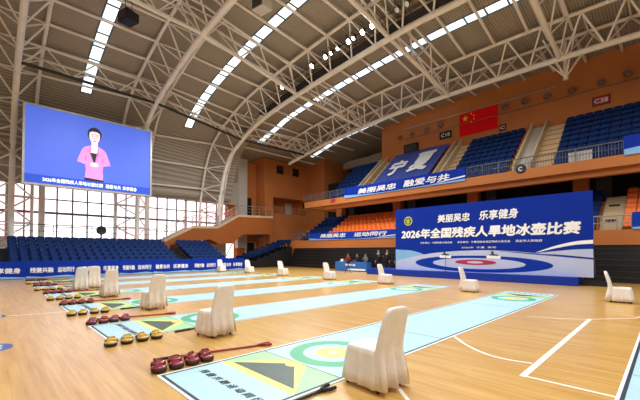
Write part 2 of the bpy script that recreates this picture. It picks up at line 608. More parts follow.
# lengthwise trusses hung between the arches
def long_truss(y, names, label, dark=False, r=0.09):
    def sof(k):
        return min((abs(bot(k, i * .1).x - y), i * .1) for i in range(60, 560))[1]
    t = thing('lengthwise_truss', label, 'roof truss', (ARCHX[names[0]], y, 13.0), group='lengthwise roof trusses')
    o = Vector(t.location)
    for a, b in zip(names, names[1:]):
        pa, pb, ta, tb = bot(a, sof(a)), bot(b, sof(b)), top(a, sof(a)), top(b, sof(b))
        A, B_ = Vector((ARCHX[a], pa.x, pa.y)) - o, Vector((ARCHX[b], pb.x, pb.y)) - o
        UA, UB = Vector((ARCHX[a], ta.x, ta.y)) - o, Vector((ARCHX[b], tb.x, tb.y)) - o
        bar('bottom_chord', A, B_, r, M['dark_steel' if dark else 'white_steel'], t)
        n = 3
        for side in (-.6, .6):
            sh = Vector((0, side, -.2 - (.25 if y > 25 and side > 0 else 0)))
            bar('top_chord', UA + sh, UB + sh, 0.07, M['white_steel'], t)
            for q in range(n):
                c = (q + .5) / n
                top_ = UA.lerp(UB, c) + sh
                bar('web_member', top_, A.lerp(B_, max(.02, q / n)), 0.045, M['white_steel'], t)
                bar('web_member', top_, A.lerp(B_, min(.98, (q + 1) / n)), 0.045, M['white_steel'], t)
    return t
long_truss(27.0, ['far', 'mid', 'near', 'flag'], 'lengthwise roof truss with a dark bottom pipe just above the LED screen', dark=True, r=0.1)
long_truss(19.3, ['far', 'mid', 'near', 'end'], 'white lengthwise roof truss crossing the floodlight arch above the orange stair tower', r=0.12)
long_truss(11.2, ['mid', 'near', 'end'], 'white lengthwise roof truss crossing at the bright end of the floodlight row', r=0.13)
lt = long_truss(4.4, ['near', 'end'], 'white lengthwise roof truss ending in a pointed post over the upper seats', r=0.13)
lo = Vector(lt.location)
tip = Vector((25.6, 4.35, 12.25))
bar('post', Vector((25.35, 4.35, 14.5)) - lo, tip - lo, 0.13, M['white_steel'], lt)
for dx, dy in ((-1.6, -.8), (-1.6, .8), (1.3, -.9), (1.3, .9), (-.2, -1.5), (-.2, 1.5)):
    bar('brace', Vector((25.4 + dx, 4.35 + dy, 14.3)) - lo, tip + Vector((0, 0, .15)) - lo, 0.05, M['white_steel'], lt)

# floodlight catwalk inside the near arch
X1 = ARCHX['near']
cw = thing('lighting_catwalk', 'dark lighting catwalk hung inside the arch with the floodlights', 'catwalk', (X1, 12, 14))
def cz(y):
    s = min((abs(bot('near', i * .1).x - y), i * .1) for i in range(60, 560))[1]
    return bot('near', s).y
ys = [24 - i * 1.0 for i in range(23)]
b = MB()
for y0, y1 in zip(ys, ys[1:]):
    z0, z1 = cz(y0) + .45 - 14, cz(y1) + .45 - 14
    b.add([(-.3, y0 - 12, z0), (.3, y0 - 12, z0), (.3, y1 - 12, z1), (-.3, y1 - 12, z1), (-.3, y0 - 12, z0 + .06), (.3, y0 - 12, z0 + .06), (.3, y1 - 12, z1 + .06), (-.3, y1 - 12, z1 + .06)],
          [(0, 1, 2, 3), (7, 6, 5, 4), (0, 3, 7, 4), (1, 5, 6, 2)])
b.obj('walkway', M['dark_steel'], cw)
for sd in (-1, 1):
    for hgt in (.38, .75):
        chord('guard_rail', [(sd * .3, y - 12, cz(y) + .45 + hgt - 14) for y in ys], 0.025, cw, 'dark_steel', 6)
    for y in ys[::2]:
        bar('rail_post', (sd * .3, y - 12, cz(y) + .45 - 14), (sd * .3, y - 12, cz(y) + 1.2 - 14), 0.02, M['dark_steel'], cw, 6)

def floodlight(y, lit, label, big=1.0):
    z = cz(y) + .75
    t = thing('floodlight', label, 'floodlight', (X1 - .75, y, z), group='floodlights on the catwalk')
    h = MB()
    h.lathe([(.05, .22), (.12, .2), (.15 * big, .02), (.17 * big, 0), (.15 * big, 0)], 14)
    ho = h.obj('lamp_housing', M['dark_steel'], t, smooth=True)
    l = MB()
    l.lathe([(.145 * big, .0), (.1 * big, -.02), (.01, -.03)], 14)
    le = l.obj('lens', M['lamp'] if lit else M['print_white'], t)
    y_ = MB()
    y_.tube([(-.24, 0, .02), (-.24, 0, .3), (.24, 0, .3), (.24, 0, .02)], .02, 6)
    br_ = y_.obj('bracket', M['dark_steel'], t)
    bar('arm', (0, 0, .3), (.3, 0, .35), .025, M['dark_steel'], t, 6)
    for o in (ho, le):
        o.rotation_euler = (0.15, .75, 0)
    if lit:
        ld = bpy.data.lights.new('flood_spot', 'SPOT')
        ld.energy = 700
        ld.spot_size = 2.2
        ld.spot_blend = .6
        ld.shadow_soft_size = .25
        ld.color = (.94, .98, 1)
        lob = bpy.data.objects.new('flood_spot', ld)
        COL.objects.link(lob)
        lob.location = (X1 - 1.0, y, z - .15)
        lob.rotation_euler = (0, -.5 + .9, 0)
        lob.rotation_euler = Vector((-.55, -.1, -1)).to_track_quat('-Z', 'Y').to_euler()
    return t
for n, y in enumerate((20.3, 17.0, 15.7, 15.2, 14.6, 13.7, 13.3, 12.6, 11.9)):
    floodlight(y, True, 'lit floodlight on the catwalk, %s from the orange stair tower' % ORD[n], 1.0 if n not in (3, 4, 6) else .7)
for n, y in enumerate((10.2, 9.6)):
    floodlight(y, False, 'unlit pale floodlight on the catwalk, %s past the crossing lengthwise truss' % ORD[n])

# hanging loudspeakers
def hung_box(x, y, z, rz, label, pale=False):
    t = thing('hanging_loudspeaker', label, 'loudspeaker', (x, y, z), rz, 'loudspeakers hung from the roof')
    b = MB()
    b.prism([(-.35, -.28), (.35, -.2), (.35, .25), (-.35, .3)], 'y', -.4, .4)
    b.obj('cabinet', M['pale_wall' if pale else 'black'], t)
    g = MB()
    g.box((-.37, -.34, -.22), (-.355, .34, .24))
    g.obj('grille', M['dark_steel'], t)
    for yy in (-.3, .3):
        bar('hanger', (0, yy, .25), (0, yy, 1.2), .02, M['dark_steel'], t, 6)
    return t
hung_box(5.45, 20.6, 14.4, .3, 'dark loudspeaker hung under the roof over the long skylight by the screen')
hung_box(10.06, 14.57, 14.3, .2, 'pale loudspeaker hung beside the second skylight strip', True)
# ------------------------------------------------------------------ floor and court lines
b = MB()
b.add([(-14, -15, 0), (44, -15, 0), (44, 40, 0), (-14, 40, 0)], [(0, 1, 2, 3)])
struct(b.obj('floor', M['wood']))
FL = Plane((0, 0, 0), (1, 0, 0), (0, 1, 0))
def line_strip(pts, w, h=.0025):
    b = MB()
    P = [Vector((p[0], p[1], h)) for p in pts]
    for i, (a, c) in enumerate(zip(P, P[1:])):
        d = (c - a).normalized()
        n = Vector((-d.y, d.x, 0)) * w / 2
        b.add([a - n, c - n, c + n, a + n], [(0, 1, 2, 3)])
    return b
trim_n = [0]
def floor_mark(b, m):
    trim_n[0] += 1
    return struct(b.obj('trim_%d' % trim_n[0], M[m]))
floor_mark(line_strip([(4.94, 1.345), (10.25, 1.345)], .08), 'white_line')          # broad short line
floor_mark(line_strip([(4.98, 1.33), (4.98, .42)], .05, .002), 'white_line')
arc = [(6.34, 2.86), (5.95, 2.5), (5.72, 2.22), (5.58, 1.95), (5.55, 1.7), (5.62, 1.4)]
floor_mark(line_strip(arc, .05, .002), 'white_line')
floor_mark(line_strip([(9.6, 2.5), (9.75, 2.0), (10.2, 1.35), (11.2, .6), (13.2, .1)], .04, .002), 'white_line')
floor_mark(line_strip([(4.0, 2.86), (3.2, 1.9), (2.6, 1.0)], .05, .002), 'white_line')
floor_mark(line_strip([(.15, 11.9), (.6, 11.45), (2.0, 11.2), (4.0, 11.1)], .05, .002), 'white_line')
floor_mark(line_strip([(-2, 11.9), (.15, 11.9)], .05, .002), 'white_line')

# blue oval stickers on the floor
def floor_sticker(x, y, rx, ry, label, white=True):
    t = thing('floor_sticker', label, 'sticker', (x, y, 0), group='oval stickers on the floor')
    pl = Plane((0, 0, 0), (1, .0, 0), (0, 1, 0))
    poly('sticker_sheet', pl, ell(0, 0, rx, ry), .002, 'sticker', t)
    for q in (-.45, 0, .45):
        poly('dot_print', pl, ell(q * rx * .1 - .02, q * ry, rx * .45, ry * .14, 16), .003, 'print_white', t)
floor_sticker(.17, 7.85, .2, .3, 'blue oval sticker with white dots on bare floor')
floor_sticker(.3, 11.6, .1, .25, 'faint blue oval sticker near the far floor line')

# ------------------------------------------------------------------ outer walls
def wall(name, a, c, m):
    b = MB()
    b.box(a, c)
    return struct(b.obj(name, M[m]))
wall('wall_near', (-14.2, -15.2, 0), (44, -15, 18), 'pale_wall')
wall('wall_left', (-14.2, -15, 0), (-14, 40, 18), 'pale_wall')
wall('wall_far_right', (44, -15, 0), (44.2, 40, 18), 'pale_wall')
wall('wall_far', (-14, 40, 0), (44, 40.2, 18), 'pale_wall')

# ------------------------------------------------------------------ window wall behind the small bleacher
YW = 33.6
wall('wall_under_windows', (-14, YW - .1, 0), (18.6, YW + .2, 2.6), 'pale_wall')
wall('wall_over_windows', (-14, YW - .1, 6.75), (20, YW + .2, 9.2), 'deck')
bays = [(-6.2, 1.1), (1.1, 3.0), (3.0, 8.0), (8.0, 10.6), (10.6, 14.2), (14.2, 18.6)]
for n, (x0, x1) in enumerate(bays):
    g = MB()
    g.add([(x0, YW + .1, 2.6), (x1, YW + .1, 2.6), (x1, YW + .1, 6.75), (x0, YW + .1, 6.75)], [(0, 1, 2, 3)])
    w = struct(g.obj('window_%d' % (n + 6), M['pane']))
    fr = MB()
    for x in (x0 + .05, x1 - .05):
        fr.box((x - .06, YW - .08, 2.6), (x + .06, YW + .08, 6.75))
    for z in (2.66, 6.69):
        fr.box((x0, YW - .08, z - .06), (x1, YW + .08, z + .06))
    fr.obj('window_frame', M['rail'], w)
    mu = MB()
    k = max(1, round((x1 - x0) / 1.0))
    for q in range(1, k):
        x = x0 + (x1 - x0) * q / k
        mu.box((x - .05, YW - .08, 2.6), (x + .05, YW + .05, 6.75))
    mu.obj('mullion', M['grey_steel'], w)
    tr = MB()
    tr.box((x0, YW - .07, 4.5), (x1, YW + .05, 4.68))
    tr.box((x0, YW - .05, 5.6), (x1, YW + .05, 5.7))
    tr.box((x0, YW - .05, 3.5), (x1, YW + .05, 3.56))
    tr.obj('transom', M['grey_steel'], w)
# paired wall columns by the arches
for x, lab in ((3.0, 'pale round column beside the window under the screen caption start'), (10.4, 'pale round column under the caption end of the screen, by the window')):
    o = bar('column', (x, 32.9, 0), (x, 32.9, 9.5), .2, M['white_steel'], None, 14)
    tag(o, lab, 'column', 'columns on the window wall')

def railing(pts, h, label, name='railing', gap=.9, bars=2, m='rail', infill=False, group='railings'):
    base = Vector(pts[0])
    t = thing(name, label, 'railing', base, group=group)
    P = [Vector(p) - base for p in pts]
    for a, c in zip(P, P[1:]):
        L = (c - a).length
        up = Vector((0, 0, h))
        bar('top_rail', a + up, c + up, .035, M[m], t, 8)
        for q in range(1, bars):
            bar('mid_rail', a + up * q / bars, c + up * q / bars, .02, M[m], t, 6)
        n = max(1, round(L / gap))
        for k in range(n + 1):
            p = a.lerp(c, k / n)
            bar('post', p, p + up, .025, M[m], t, 6)
        if infill:
            n = max(1, round(L / .14))
            g = MB()
            for k in range(n):
                p = a.lerp(c, (k + .5) / n)
                g.tube([p + up * .08, p + up * .97], .011, 5)
            g.obj('balusters', M[m], t)
    return t
railing([(1.2, 32.0, 2.62), (10.9, 32.0, 2.62)], .95, 'thin grey railing along the window sill behind the blue bleacher top row', gap=2.4, m='grey_steel')

# ------------------------------------------------------------------ seats
def seat_mesh(m):
    b = MB()
    # bucket shell facing -Y: pan with raised edges and a curved tall back, with thickness
    W = .238
    prof = [(-.22, .36), (-.2, .4), (-.05, .395), (.1, .39), (.17, .42), (.21, .52), (.235, .66), (.245, .78)]
    nx = 5
    def shell(off):
        vs = []
        for j, (y, z) in enumerate(prof):
            for i in range(nx):
                x = -W + 2 * W * i / (nx - 1)
                e = abs(x) / W
                k = 1 - .12 * (1 if j == len(prof) - 1 else 0) * (e > .9)
                lift = .03 * e * e if j < 5 else 0
                wrap = -.035 * e * e if j >= 5 else 0
                dz = -.03 * (e > .9) if j == len(prof) - 1 else 0
                vs.append((x * k, y + wrap + off[0], z + lift + dz + off[1]))
        return vs
    a, c = shell((0, 0)), shell((.035, -.035))
    N = len(a)
    fs = []
    R = len(prof)
    for j in range(R - 1):
        for i in range(nx - 1):
            p = j * nx + i
            fs.append((p, p + 1, p + nx + 1, p + nx))
            fs.append((N + p, N + p + nx, N + p + nx + 1, N + p + 1))
    for j in range(R - 1):
        for i in (0, nx - 1):
            p = j * nx + i
            fs.append((p, p + nx, N + p + nx, N + p))
    for i in range(nx - 1):
        for j in (0, R - 1):
            p = j * nx + i
            fs.append((p, p + 1, N + p + 1, N + p))
    b.add(a + c, fs)
    b.box((-.05, -.04, 0), (.05, .06, .38))
    me = me_from('seat', b.v, b.f, m, True)
    return me
SEAT = {k: seat_mesh(k) for k in ('seat_blue', 'seat_navy', 'seat_orange')}
def seat(name, k, x, y, z, rz, label, group):
    o = link(name, SEAT[k], None, (x, y, z + .003))
    o.rotation_euler = (0, 0, rz)
    return tag(o, label, 'seat', group)

# bleacher under the windows
def steps_along_x(name, x0, x1, y0, dy, z0, dz, n, m, label, cat='bleacher', kind=None):
    pts = [(y0, 0)]
    for k in range(n):
        pts += [(y0 + dy * k, z0 + dz * k), (y0 + dy * (k + 1), z0 + dz * k)]
    pts += [(y0 + dy * n, 0)]
    b = MB()
    b.prism(pts, 'x', x0, x1)
    o = b.obj(name, M[m])
    if kind:
        o['kind'] = kind
    else:
        tag(o, label, cat)
    return o
NR, DY, Z0, DZ = 7, .68, .28, .267
steps_along_x('bleacher', 1.0, 11.3, 26.35, DY, Z0, DZ, NR, 'concrete', 'stepped retractable bleacher carrying the long block of navy seats under the windows')
steps_along_x('bleacher', 12.2, 15.4, 26.35, DY, Z0, DZ, NR, 'concrete', 'stepped retractable bleacher carrying the short navy seat block under the stair')
steps_along_x('aisle_steps', 11.3, 12.2, 26.38, DY, .12, DZ, NR, 'black', 'dark aisle steps between the two navy seat blocks', 'steps')
steps_along_x('aisle_steps', -1.5, 1.0, 26.38, DY, .2, DZ, NR, 'black', 'dark steps at the end of the long navy seat block by the frame edge', 'steps')
for r in range(NR):
    for c in range(20):
        seat('bleacher_chair', 'seat_navy', 1.28 + .5 * c, 26.35 + DY * r + .38, Z0 + DZ * r, 0,
             'navy seat, long block under the windows, %s row up, %s from the end steps' % (ORD[r], ORD[c]), 'navy seats in the long bleacher block')
    for c in range(6):
        seat('bleacher_chair', 'seat_navy', 12.5 + .5 * c, 26.35 + DY * r + .38, Z0 + DZ * r, 0,
             'navy seat of the short block under the stair, %s row up, %s from the aisle' % (ORD[r], ORD[c]), 'navy seats in the short bleacher block')
# round black fan standing behind the top row
t = thing('round_fan', 'round black fan standing behind the top row of navy seats', 'fan', (6.75, 32.3, 2.6))
b = MB(); b.lathe([(.33, -.1), (.36, -.05), (.36, .05), (.33, .1)], 24)
o = b.obj('fan_drum', M['black'], t, smooth=False); o.rotation_euler = (PI / 2, 0, 0); o.location = (0, 0, .72)
b = MB()
for k in range(3):
    b.tube(ell(0, 0, .1 + .1 * k, .1 + .1 * k, 20) and [(x, y, .11) for x, y in ell(0, 0, .1 + .1 * k, .1 + .1 * k, 20)] + [(.1 + .1 * k, 0, .11)], .012, 5)
for k in range(6):
    b.tube([(0, 0, .12), (.33 * math.cos(k * PI / 3), .33 * math.sin(k * PI / 3), .12)], .01, 5)
o = b.obj('grille', M['grey_steel'], t); o.rotation_euler = (PI / 2, 0, 0); o.location = (0, 0, .72)
bar('stand', (0, 0, 0), (0, 0, .45), .05, M['black'], t)

# ------------------------------------------------------------------ blue banner board along the bleacher front
YB = 26.15
def wall_banner(x0, x1, label, words):
    t = thing('banner_board', label, 'banner', (x0, YB, 0), group='blue banner boards along the bleacher')
    b = MB(); b.box((0, 0, .03), (x1 - x0 - .015, .05, 1.03)); b.obj('board', M['ban_deep'], t)
    pl = Plane((0, 0, 0), (1, 0, 0), (0, 0, 1))
    w = x1 - x0 - .02
    poly('wave_print', pl, [(0, .03), (w, .03), (w, .1), (w * .8, .17), (w * .55, .13), (w * .3, .09), (0, .16)], .004, 'bd_sky', t)
    for (a, c, s) in words:
        text('lettering', pl, s, a - x0, c - x0, .34, .66, .006, 'bd_white', t, .03)
B_ = [(-3.2, 1.75, [(-2.6, -.9, '残健共融'), (.1, 1.5, '乐享健身')], 'by the dark end steps'),
      (1.75, 4.15, [(1.9, 3.0, '残健共融'), (3.2, 4.05, '运动同行')], 'below the screen start'),
      (4.15, 6.55, [(4.5, 5.4, '融爱与共'), (5.6, 6.5, '乐享健身')], 'behind the pair of chairs'),
      (6.55, 8.75, [(6.75, 7.5, '残健共融'), (7.7, 8.6, '运动同行')], 'below the screen caption'),
      (8.75, 11.6, [(8.9, 9.9, '融爱与共'), (10.15, 11.3, '乐享健身')], 'in front of the aisle'),
      (11.6, 13.9, [(11.8, 12.6, '残健共融'), (12.8, 13.6, '运动同行')], 'before the short seat block'),
      (13.9, 16.3, [(14.1, 15.0, '融爱与共'), (15.2, 16.1, '乐享健身')], 'ending at the corner opening')]
for n, (x0, x1, w, lab) in enumerate(B_):
    wall_banner(x0, x1, 'blue banner board with white slogan, %s in the row, %s' % (ORD[n], lab), w)

# ------------------------------------------------------------------ LED screen
YS = 28.35
sc = thing('led_screen', 'large LED screen showing a presenter in a pink jacket, hung over the windows', 'screen', (1.7, YS, 6.0))
SW, SH = 7.44, 4.95                                     # picture size
k = YS / 30.5
pl = Plane((0, 0, 0), (1, 0, 0), (0, 0, 1))
b = MB(); b.box((-.12, .02, -.12), (SW + .12, .45, SH + .12)); b.obj('casing', M['grey_steel'], sc)
fr = MB()
for (a, c) in (((-.12, -.06, -.12), (SW + .12, .02, 0)), ((-.12, -.06, SH), (SW + .12, .02, SH + .12)), ((-.12, -.06, 0), (0, .02, SH)), ((SW, -.06, 0), (SW + .12, .02, SH))):
    fr.box(a, c)
fr.obj('frame', M['rail'], sc)
poly('display', pl, [(0, 0), (SW, 0), (SW, SH), (0, SH)], .0, 'scr_blue', sc)
poly('caption_bar', pl, [(0, 0), (SW, 0), (SW, .56), (0, .56)], .005, 'scr_bar', sc)
text('caption', pl, '2026年全国残疾人旱地冰壶比赛', 0.89, 4.28, .16, .44, .01, 'scr_white', sc, .02)
text('caption', pl, '融爱与共', 4.46, 5.42, .16, .44, .01, 'scr_white', sc, .02)
text('caption', pl, '乐享健身', 5.54, 6.5, .16, .44, .01, 'scr_white', sc, .02)
# presenter shown on the screen
px = 3.74
def fig(name, pts, h, m):
    poly(name, pl, [(px + 1.12 * x, .56 + 1.19 * (y - .56)) for x, y in pts], h, m, sc)
fig('presenter_skirt', [(-.52, .56), (.52, .56), (.52, .8), (-.5, .8)], .008, 'scr_black')
fig('presenter_jacket', [(-.5, .72), (.5, .66), (.46, 1.2), (.5, 1.5), (.52, 1.7), (.88, 1.6), (.8, 1.9), (.64, 2.35), (.5, 2.5), (.18, 2.66), (-.18, 2.66), (-.52, 2.52), (-.64, 2.38), (-.82, 1.9), (-.9, 1.62), (-.5, 1.5), (-.44, 1.2)], .010, 'scr_pink')
for sg in (-1, 1):
    fig('sleeve_shadow', [(sg * .5, 1.35), (sg * .44, 1.35), (sg * .42, 1.9), (sg * .5, 2.1)], .012, 'scr_pink2')
fig('presenter_neck', [(-.17, 2.25), (0, 2.1), (.17, 2.25), (.17, 2.9), (-.17, 2.9)], .012, 'scr_skin')
fig('presenter_blouse', [(-.24, 2.22), (.24, 2.22), (.06, 1.66), (0, 1.6), (-.06, 1.68)], .014, 'scr_black')
fig('lapel', [(-.2, 2.6), (-.32, 2.3), (-.1, 1.75), (-.02, 1.6), (-.22, 2.2)], .016, 'scr_pink2')
fig('lapel', [(.2, 2.6), (.02, 1.6), (.1, 1.75), (.32, 2.3), (.22, 2.2)], .016, 'scr_pink2')
fig('presenter_hair', ell(0, 3.33, .38, .42, 32), .013, 'scr_black')
fig('presenter_face', [(.0, 2.74), (.12, 2.8), (.25, 3.0), (.29, 3.2), (.27, 3.42), (.12, 3.5), (-.12, 3.5), (-.27, 3.42), (-.29, 3.2), (-.25, 3.0), (-.12, 2.8)], .016, 'scr_skin')
for sg in (-1, 1):
    fig('eye', ell(sg * .12, 3.22, .05, .022, 12), .018, 'scr_black')
    fig('eyebrow', [(sg * .06, 3.3), (sg * .19, 3.31), (sg * .19, 3.33), (sg * .06, 3.325)], .018, 'scr_black')
fig('nose', [(-.03, 3.06), (.03, 3.06), (.0, 3.18)], .018, 'scr_pink')
fig('mouth', ell(0, 2.94, .08, .03, 14), .018, 'scr_lip')
for sg in (-1, 1):
    fig('forearm', [(sg * .9, 1.6), (sg * .2, 1.44), (sg * .16, 1.62), (sg * .82, 1.86)], .014, 'scr_pink')
    fig('hand', [(sg * .22, 1.44), (sg * -.1, 1.4), (sg * -.16, 1.48), (sg * -.08, 1.54), (sg * -.14, 1.6), (sg * .0, 1.66), (sg * .2, 1.64)], .018 + .002 * sg, 'scr_skin')
for x in (.4, SW - .4):
    bar('mounting_arm', (x, .4, 3.6), (x, 1.6, 3.9), .06, M['white_steel'], sc)
    bar('mounting_arm', (x, .4, 1.0), (x, 2.6, 1.2), .06, M['white_steel'], sc)
# ------------------------------------------------------------------ orange corner tower, stair and corner bleacher
b = MB()
YT = 33.0
b.box((23.15, YT, 0), (30.2, 39.5, 6.2))
b.box((23.15, YT, 8.15), (30.2, 39.5, 12.6))
b.box((23.15, YT, 6.2), (24.4, 39.5, 8.15))
b.box((24.4, YT + 2.2, 6.2), (30.2, 39.5, 8.15))
struct(b.obj('wall_tower', M['orange_wall']))
b = MB(); b.box((23.12, YT - .25, 0), (24.32, YT + .3, 9.75)); struct(b.obj('wall_tower_pilaster', M['orange_wall']))
b = MB(); b.box((30.0, 29.9, 0), (36, 39.5, 13.35)); struct(b.obj('wall_tower_front', M['orange_wall']))
b = MB(); b.box((19.3, 34.6, 0), (23.2, 35, 12.0)); struct(b.obj('wall_stair_back', M['orange_wall']))
b = MB(); b.box((20.35, 34.0, 2), (21.55, 34.62, 12.2)); struct(b.obj('trim_grey_pier', M['pale_wall']))
b = MB(); b.box((21.9, 34.5, 5.5), (22.45, 34.62, 7.9)); struct(b.obj('door_1', M['dark']))
b = MB(); b.box((20.5, 34.4, 0), (23.2, 34.65, 3.6)); struct(b.obj('wall_under_stair', M['orange_wall']))
b = MB(); b.box((21.5, 34.3, .9), (22.9, 34.45, 2.75)); dr = struct(b.obj('door_2', M['pale_wall']))
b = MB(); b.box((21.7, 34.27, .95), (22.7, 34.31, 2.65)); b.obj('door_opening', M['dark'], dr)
b = MB(); b.box((18.0, 34.2, 0), (19.9, 34.4, 2.6)); struct(b.obj('window_12', M['pane']))
struct(bar('trim_brace', (18.3, 34.1, 0), (19.9, 34.1, 2.8), .07, M['rail']))
b = MB(); b.box((20.9, 31.05, 3.1), (21.8, 31.1, 3.42)); tag(b.obj('exit_sign', M['black']), 'small dark sign over the doorway under the stair', 'sign')
for n, (u0, z0) in enumerate(((25.0, 11.05), (27.5, 11.1))):
    b = MB(); b.box((u0, YT - .06, z0), (u0 + .9, YT + .02, z0 + .9)); w = struct(b.obj('window_%d' % (13 + n), M['glass']))
    f_ = MB()
    for q in (0, .5, 1):
        f_.box((u0 + .9 * q - .03, YT - .1, z0 - .03), (u0 + .9 * q + .03, YT - .02, z0 + .93))
        f_.box((u0, YT - .1, z0 + .9 * q - .03), (u0 + .9, YT - .02, z0 + .9 * q + .03))
    f_.obj('window_frame', M['dark'], w)
railing([(24.4, YT, 6.2), (29.9, YT, 6.2)], .75, 'grey railing across the dark opening of the orange tower', gap=1.3)
# things inside the opening: a grey door and a dark cabinet at the back
b = MB(); b.box((28.0, 35.0, 6.2), (29.0, 35.2, 7.9)); struct(b.obj('door_3', M['pale_wall']))
# stair: one solid with two flights and a landing
poly_s = [(11.3, 2.5), (13.9, 3.85), (16.45, 3.95), (18.7, 5.25), (23.08, 5.4), (23.08, 3.55), (19.3, 3.4), (17.9, 2.4), (16.6, 2.35), (15.6, 2.8), (13.2, 2.4), (11.8, 2.2), (11.8, 0), (11.3, 0)]
b = MB(); b.prism(poly_s, 'y', 31.2, 33.2)
st = tag(b.obj('staircase', M['orange_dark']), 'orange stair with a landing climbing past the window wall to the tower', 'stairs')
for (a, c) in (((11.3, 2.5), (13.9, 3.85)), ((16.45, 3.95), (18.7, 5.25))):
    for q in range(9):
        x0, x1 = a[0] + (c[0] - a[0]) * q / 9, a[0] + (c[0] - a[0]) * (q + 1) / 9
        z1 = a[1] + (c[1] - a[1]) * (q + 1) / 9
        tr = MB(); tr.box((x0, 31.25, z1 - .14), (x1, 33.15, z1 + .01)); tr.obj('tread', M['pale_wall'], st)
stg = MB()
edge = [(11.3, 2.5), (13.9, 3.85), (16.45, 3.95), (18.7, 5.25), (23.1, 5.4)]
for a, c in zip(edge, edge[1:]):
    stg.add([(a[0], 31.14, a[1] - .08), (c[0], 31.14, c[1] - .08), (c[0], 31.14, c[1] + .16), (a[0], 31.14, a[1] + .16),
             (a[0], 31.24, a[1] - .08), (c[0], 31.24, c[1] - .08), (c[0], 31.24, c[1] + .16), (a[0], 31.24, a[1] + .16)],
            [(0, 1, 2, 3), (7, 6, 5, 4), (0, 4, 5, 1), (3, 2, 6, 7), (0, 3, 7, 4), (1, 5, 6, 2)])
stg.obj('stringer', M['beige'], st)
railing([(11.3, 31.2, 2.7), (13.9, 31.2, 4.05), (16.45, 31.2, 4.15), (18.7, 31.2, 5.45), (23.0, 31.2, 5.6)], .92,
        'pale railing climbing the front edge of the orange stair', gap=.8, bars=3)
railing([(11.3, 33.1, 2.75), (13.8, 33.1, 4.05), (16.4, 33.1, 4.15), (18.6, 33.1, 5.5)], .92,
        'pale railing on the window side of the orange stair', gap=.9, bars=2)

# corner bleacher pulled out in front of the tower, seats facing the court, its black flank to the camera
n_ = 9
pts = [(17.0, 0)]
for q in range(n_):
    pts += [(17.0 + .74 * q, .2 + .24 * q), (17.74 + .74 * q, .2 + .24 * q)]
pts += [(17.0 + .74 * n_, 0)]
b = MB(); b.prism(pts, 'y', 28.5, 31.2)
tag(b.obj('bleacher', M['black']), 'pulled-out corner bleacher with a black flank carrying bright blue seats below the tower', 'bleacher')
for q in range(n_):
    for c in range(5):
        seat('corner_chair', 'seat_blue', 17.42 + .74 * q, 28.8 + .5 * c, .2 + .24 * q, -PI / 2,
             'blue corner bleacher seat below the orange tower, %s row up, %s from the black flank' % (ORD[q], ORD[c]), 'blue seats on the corner bleacher')
railing([(23.78, 28.6, 2.78), (23.78, 25.9, 2.78)], .85, 'dark railing closing the end of the lower stand by the corner bleacher', gap=.8, infill=True, m='grey_steel')

# ------------------------------------------------------------------ lower stand along the far side
XL = 23.7
NL, DXL, ZL, DZL = 7, .6, 2.55, .36
pts = [(XL, 1.95), (XL, 2.75), (XL + .15, 2.75), (XL + .15, 2.5)]
for q in range(NL):
    pts += [(XL + .25 + DXL * q, ZL + DZL * q), (XL + .25 + DXL * (q + 1), ZL + DZL * q)]
pts += [(XL + .25 + DXL * NL + .6, ZL + DZL * (NL - 1)), (XL + 6.3, ZL + DZL * (NL - 1)), (XL + 6.3, 1.95)]
b = MB(); b.prism(pts, 'y', -8, 29.2)
struct(b.obj('floor_lower_stand', M['orange_wall']))
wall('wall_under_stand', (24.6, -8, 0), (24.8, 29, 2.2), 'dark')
def lower_seats(k, y0, n, where, group, name):
    for r in range(NL):
        for c in range(n):
            seat(name, k, XL + .25 + DXL * r + .33, y0 - .5 * c, ZL + DZL * r, -PI / 2,
                 '%s, %s row up, %s from %s' % (where[0], ORD[r], ORD[c], where[1]), group)
lower_seats('seat_blue', 27.6, 7, ('blue lower stand seat by the corner', 'the railing end'), 'blue seats in the lower stand corner', 'stand_chair')
lower_seats('seat_orange', 24.1, 19, ('orange lower stand seat', 'the blue block'), 'orange seats in the long block', 'orange_chair')
lower_seats('seat_blue', 4.1, 3, ('blue lower stand seat beside the backdrop', 'the backdrop edge'), 'blue seats beside the backdrop', 'stand_chair')
lower_seats('seat_orange', 1.5, 4, ('orange lower stand seat past the beige steps', 'the beige steps'), 'orange seats past the beige steps', 'orange_chair')
steps_pts = []
b = MB()
for q in range(NL * 2):
    b.box((XL + .2 + DXL / 2 * q, 1.78, ZL - .1), (XL + .2 + DXL / 2 * (q + 1), 2.72, ZL + .08 + DZL / 2 * q))
tag(b.obj('aisle_steps', M['beige']), 'beige aisle steps between blue and orange seats of the lower stand', 'steps')
for q, (x, z) in enumerate(((24.9, 3.25), (26.6, 4.25))):
    b = MB(); b.box((x - .03, 2.0, z + .02), (x + .03, 2.5, z + .14)); tag(b.obj('step_light', M['black']), 'small black vent plate on the beige aisle steps, %s one up' % ORD[q], 'vent', 'vent plates on the beige steps')
railing([(XL + .05, 3.1, 2.75), (XL + .05, 1.35, 2.75)], .75, 'grey railing in front of the beige aisle steps beside the backdrop', gap=.6, infill=True)

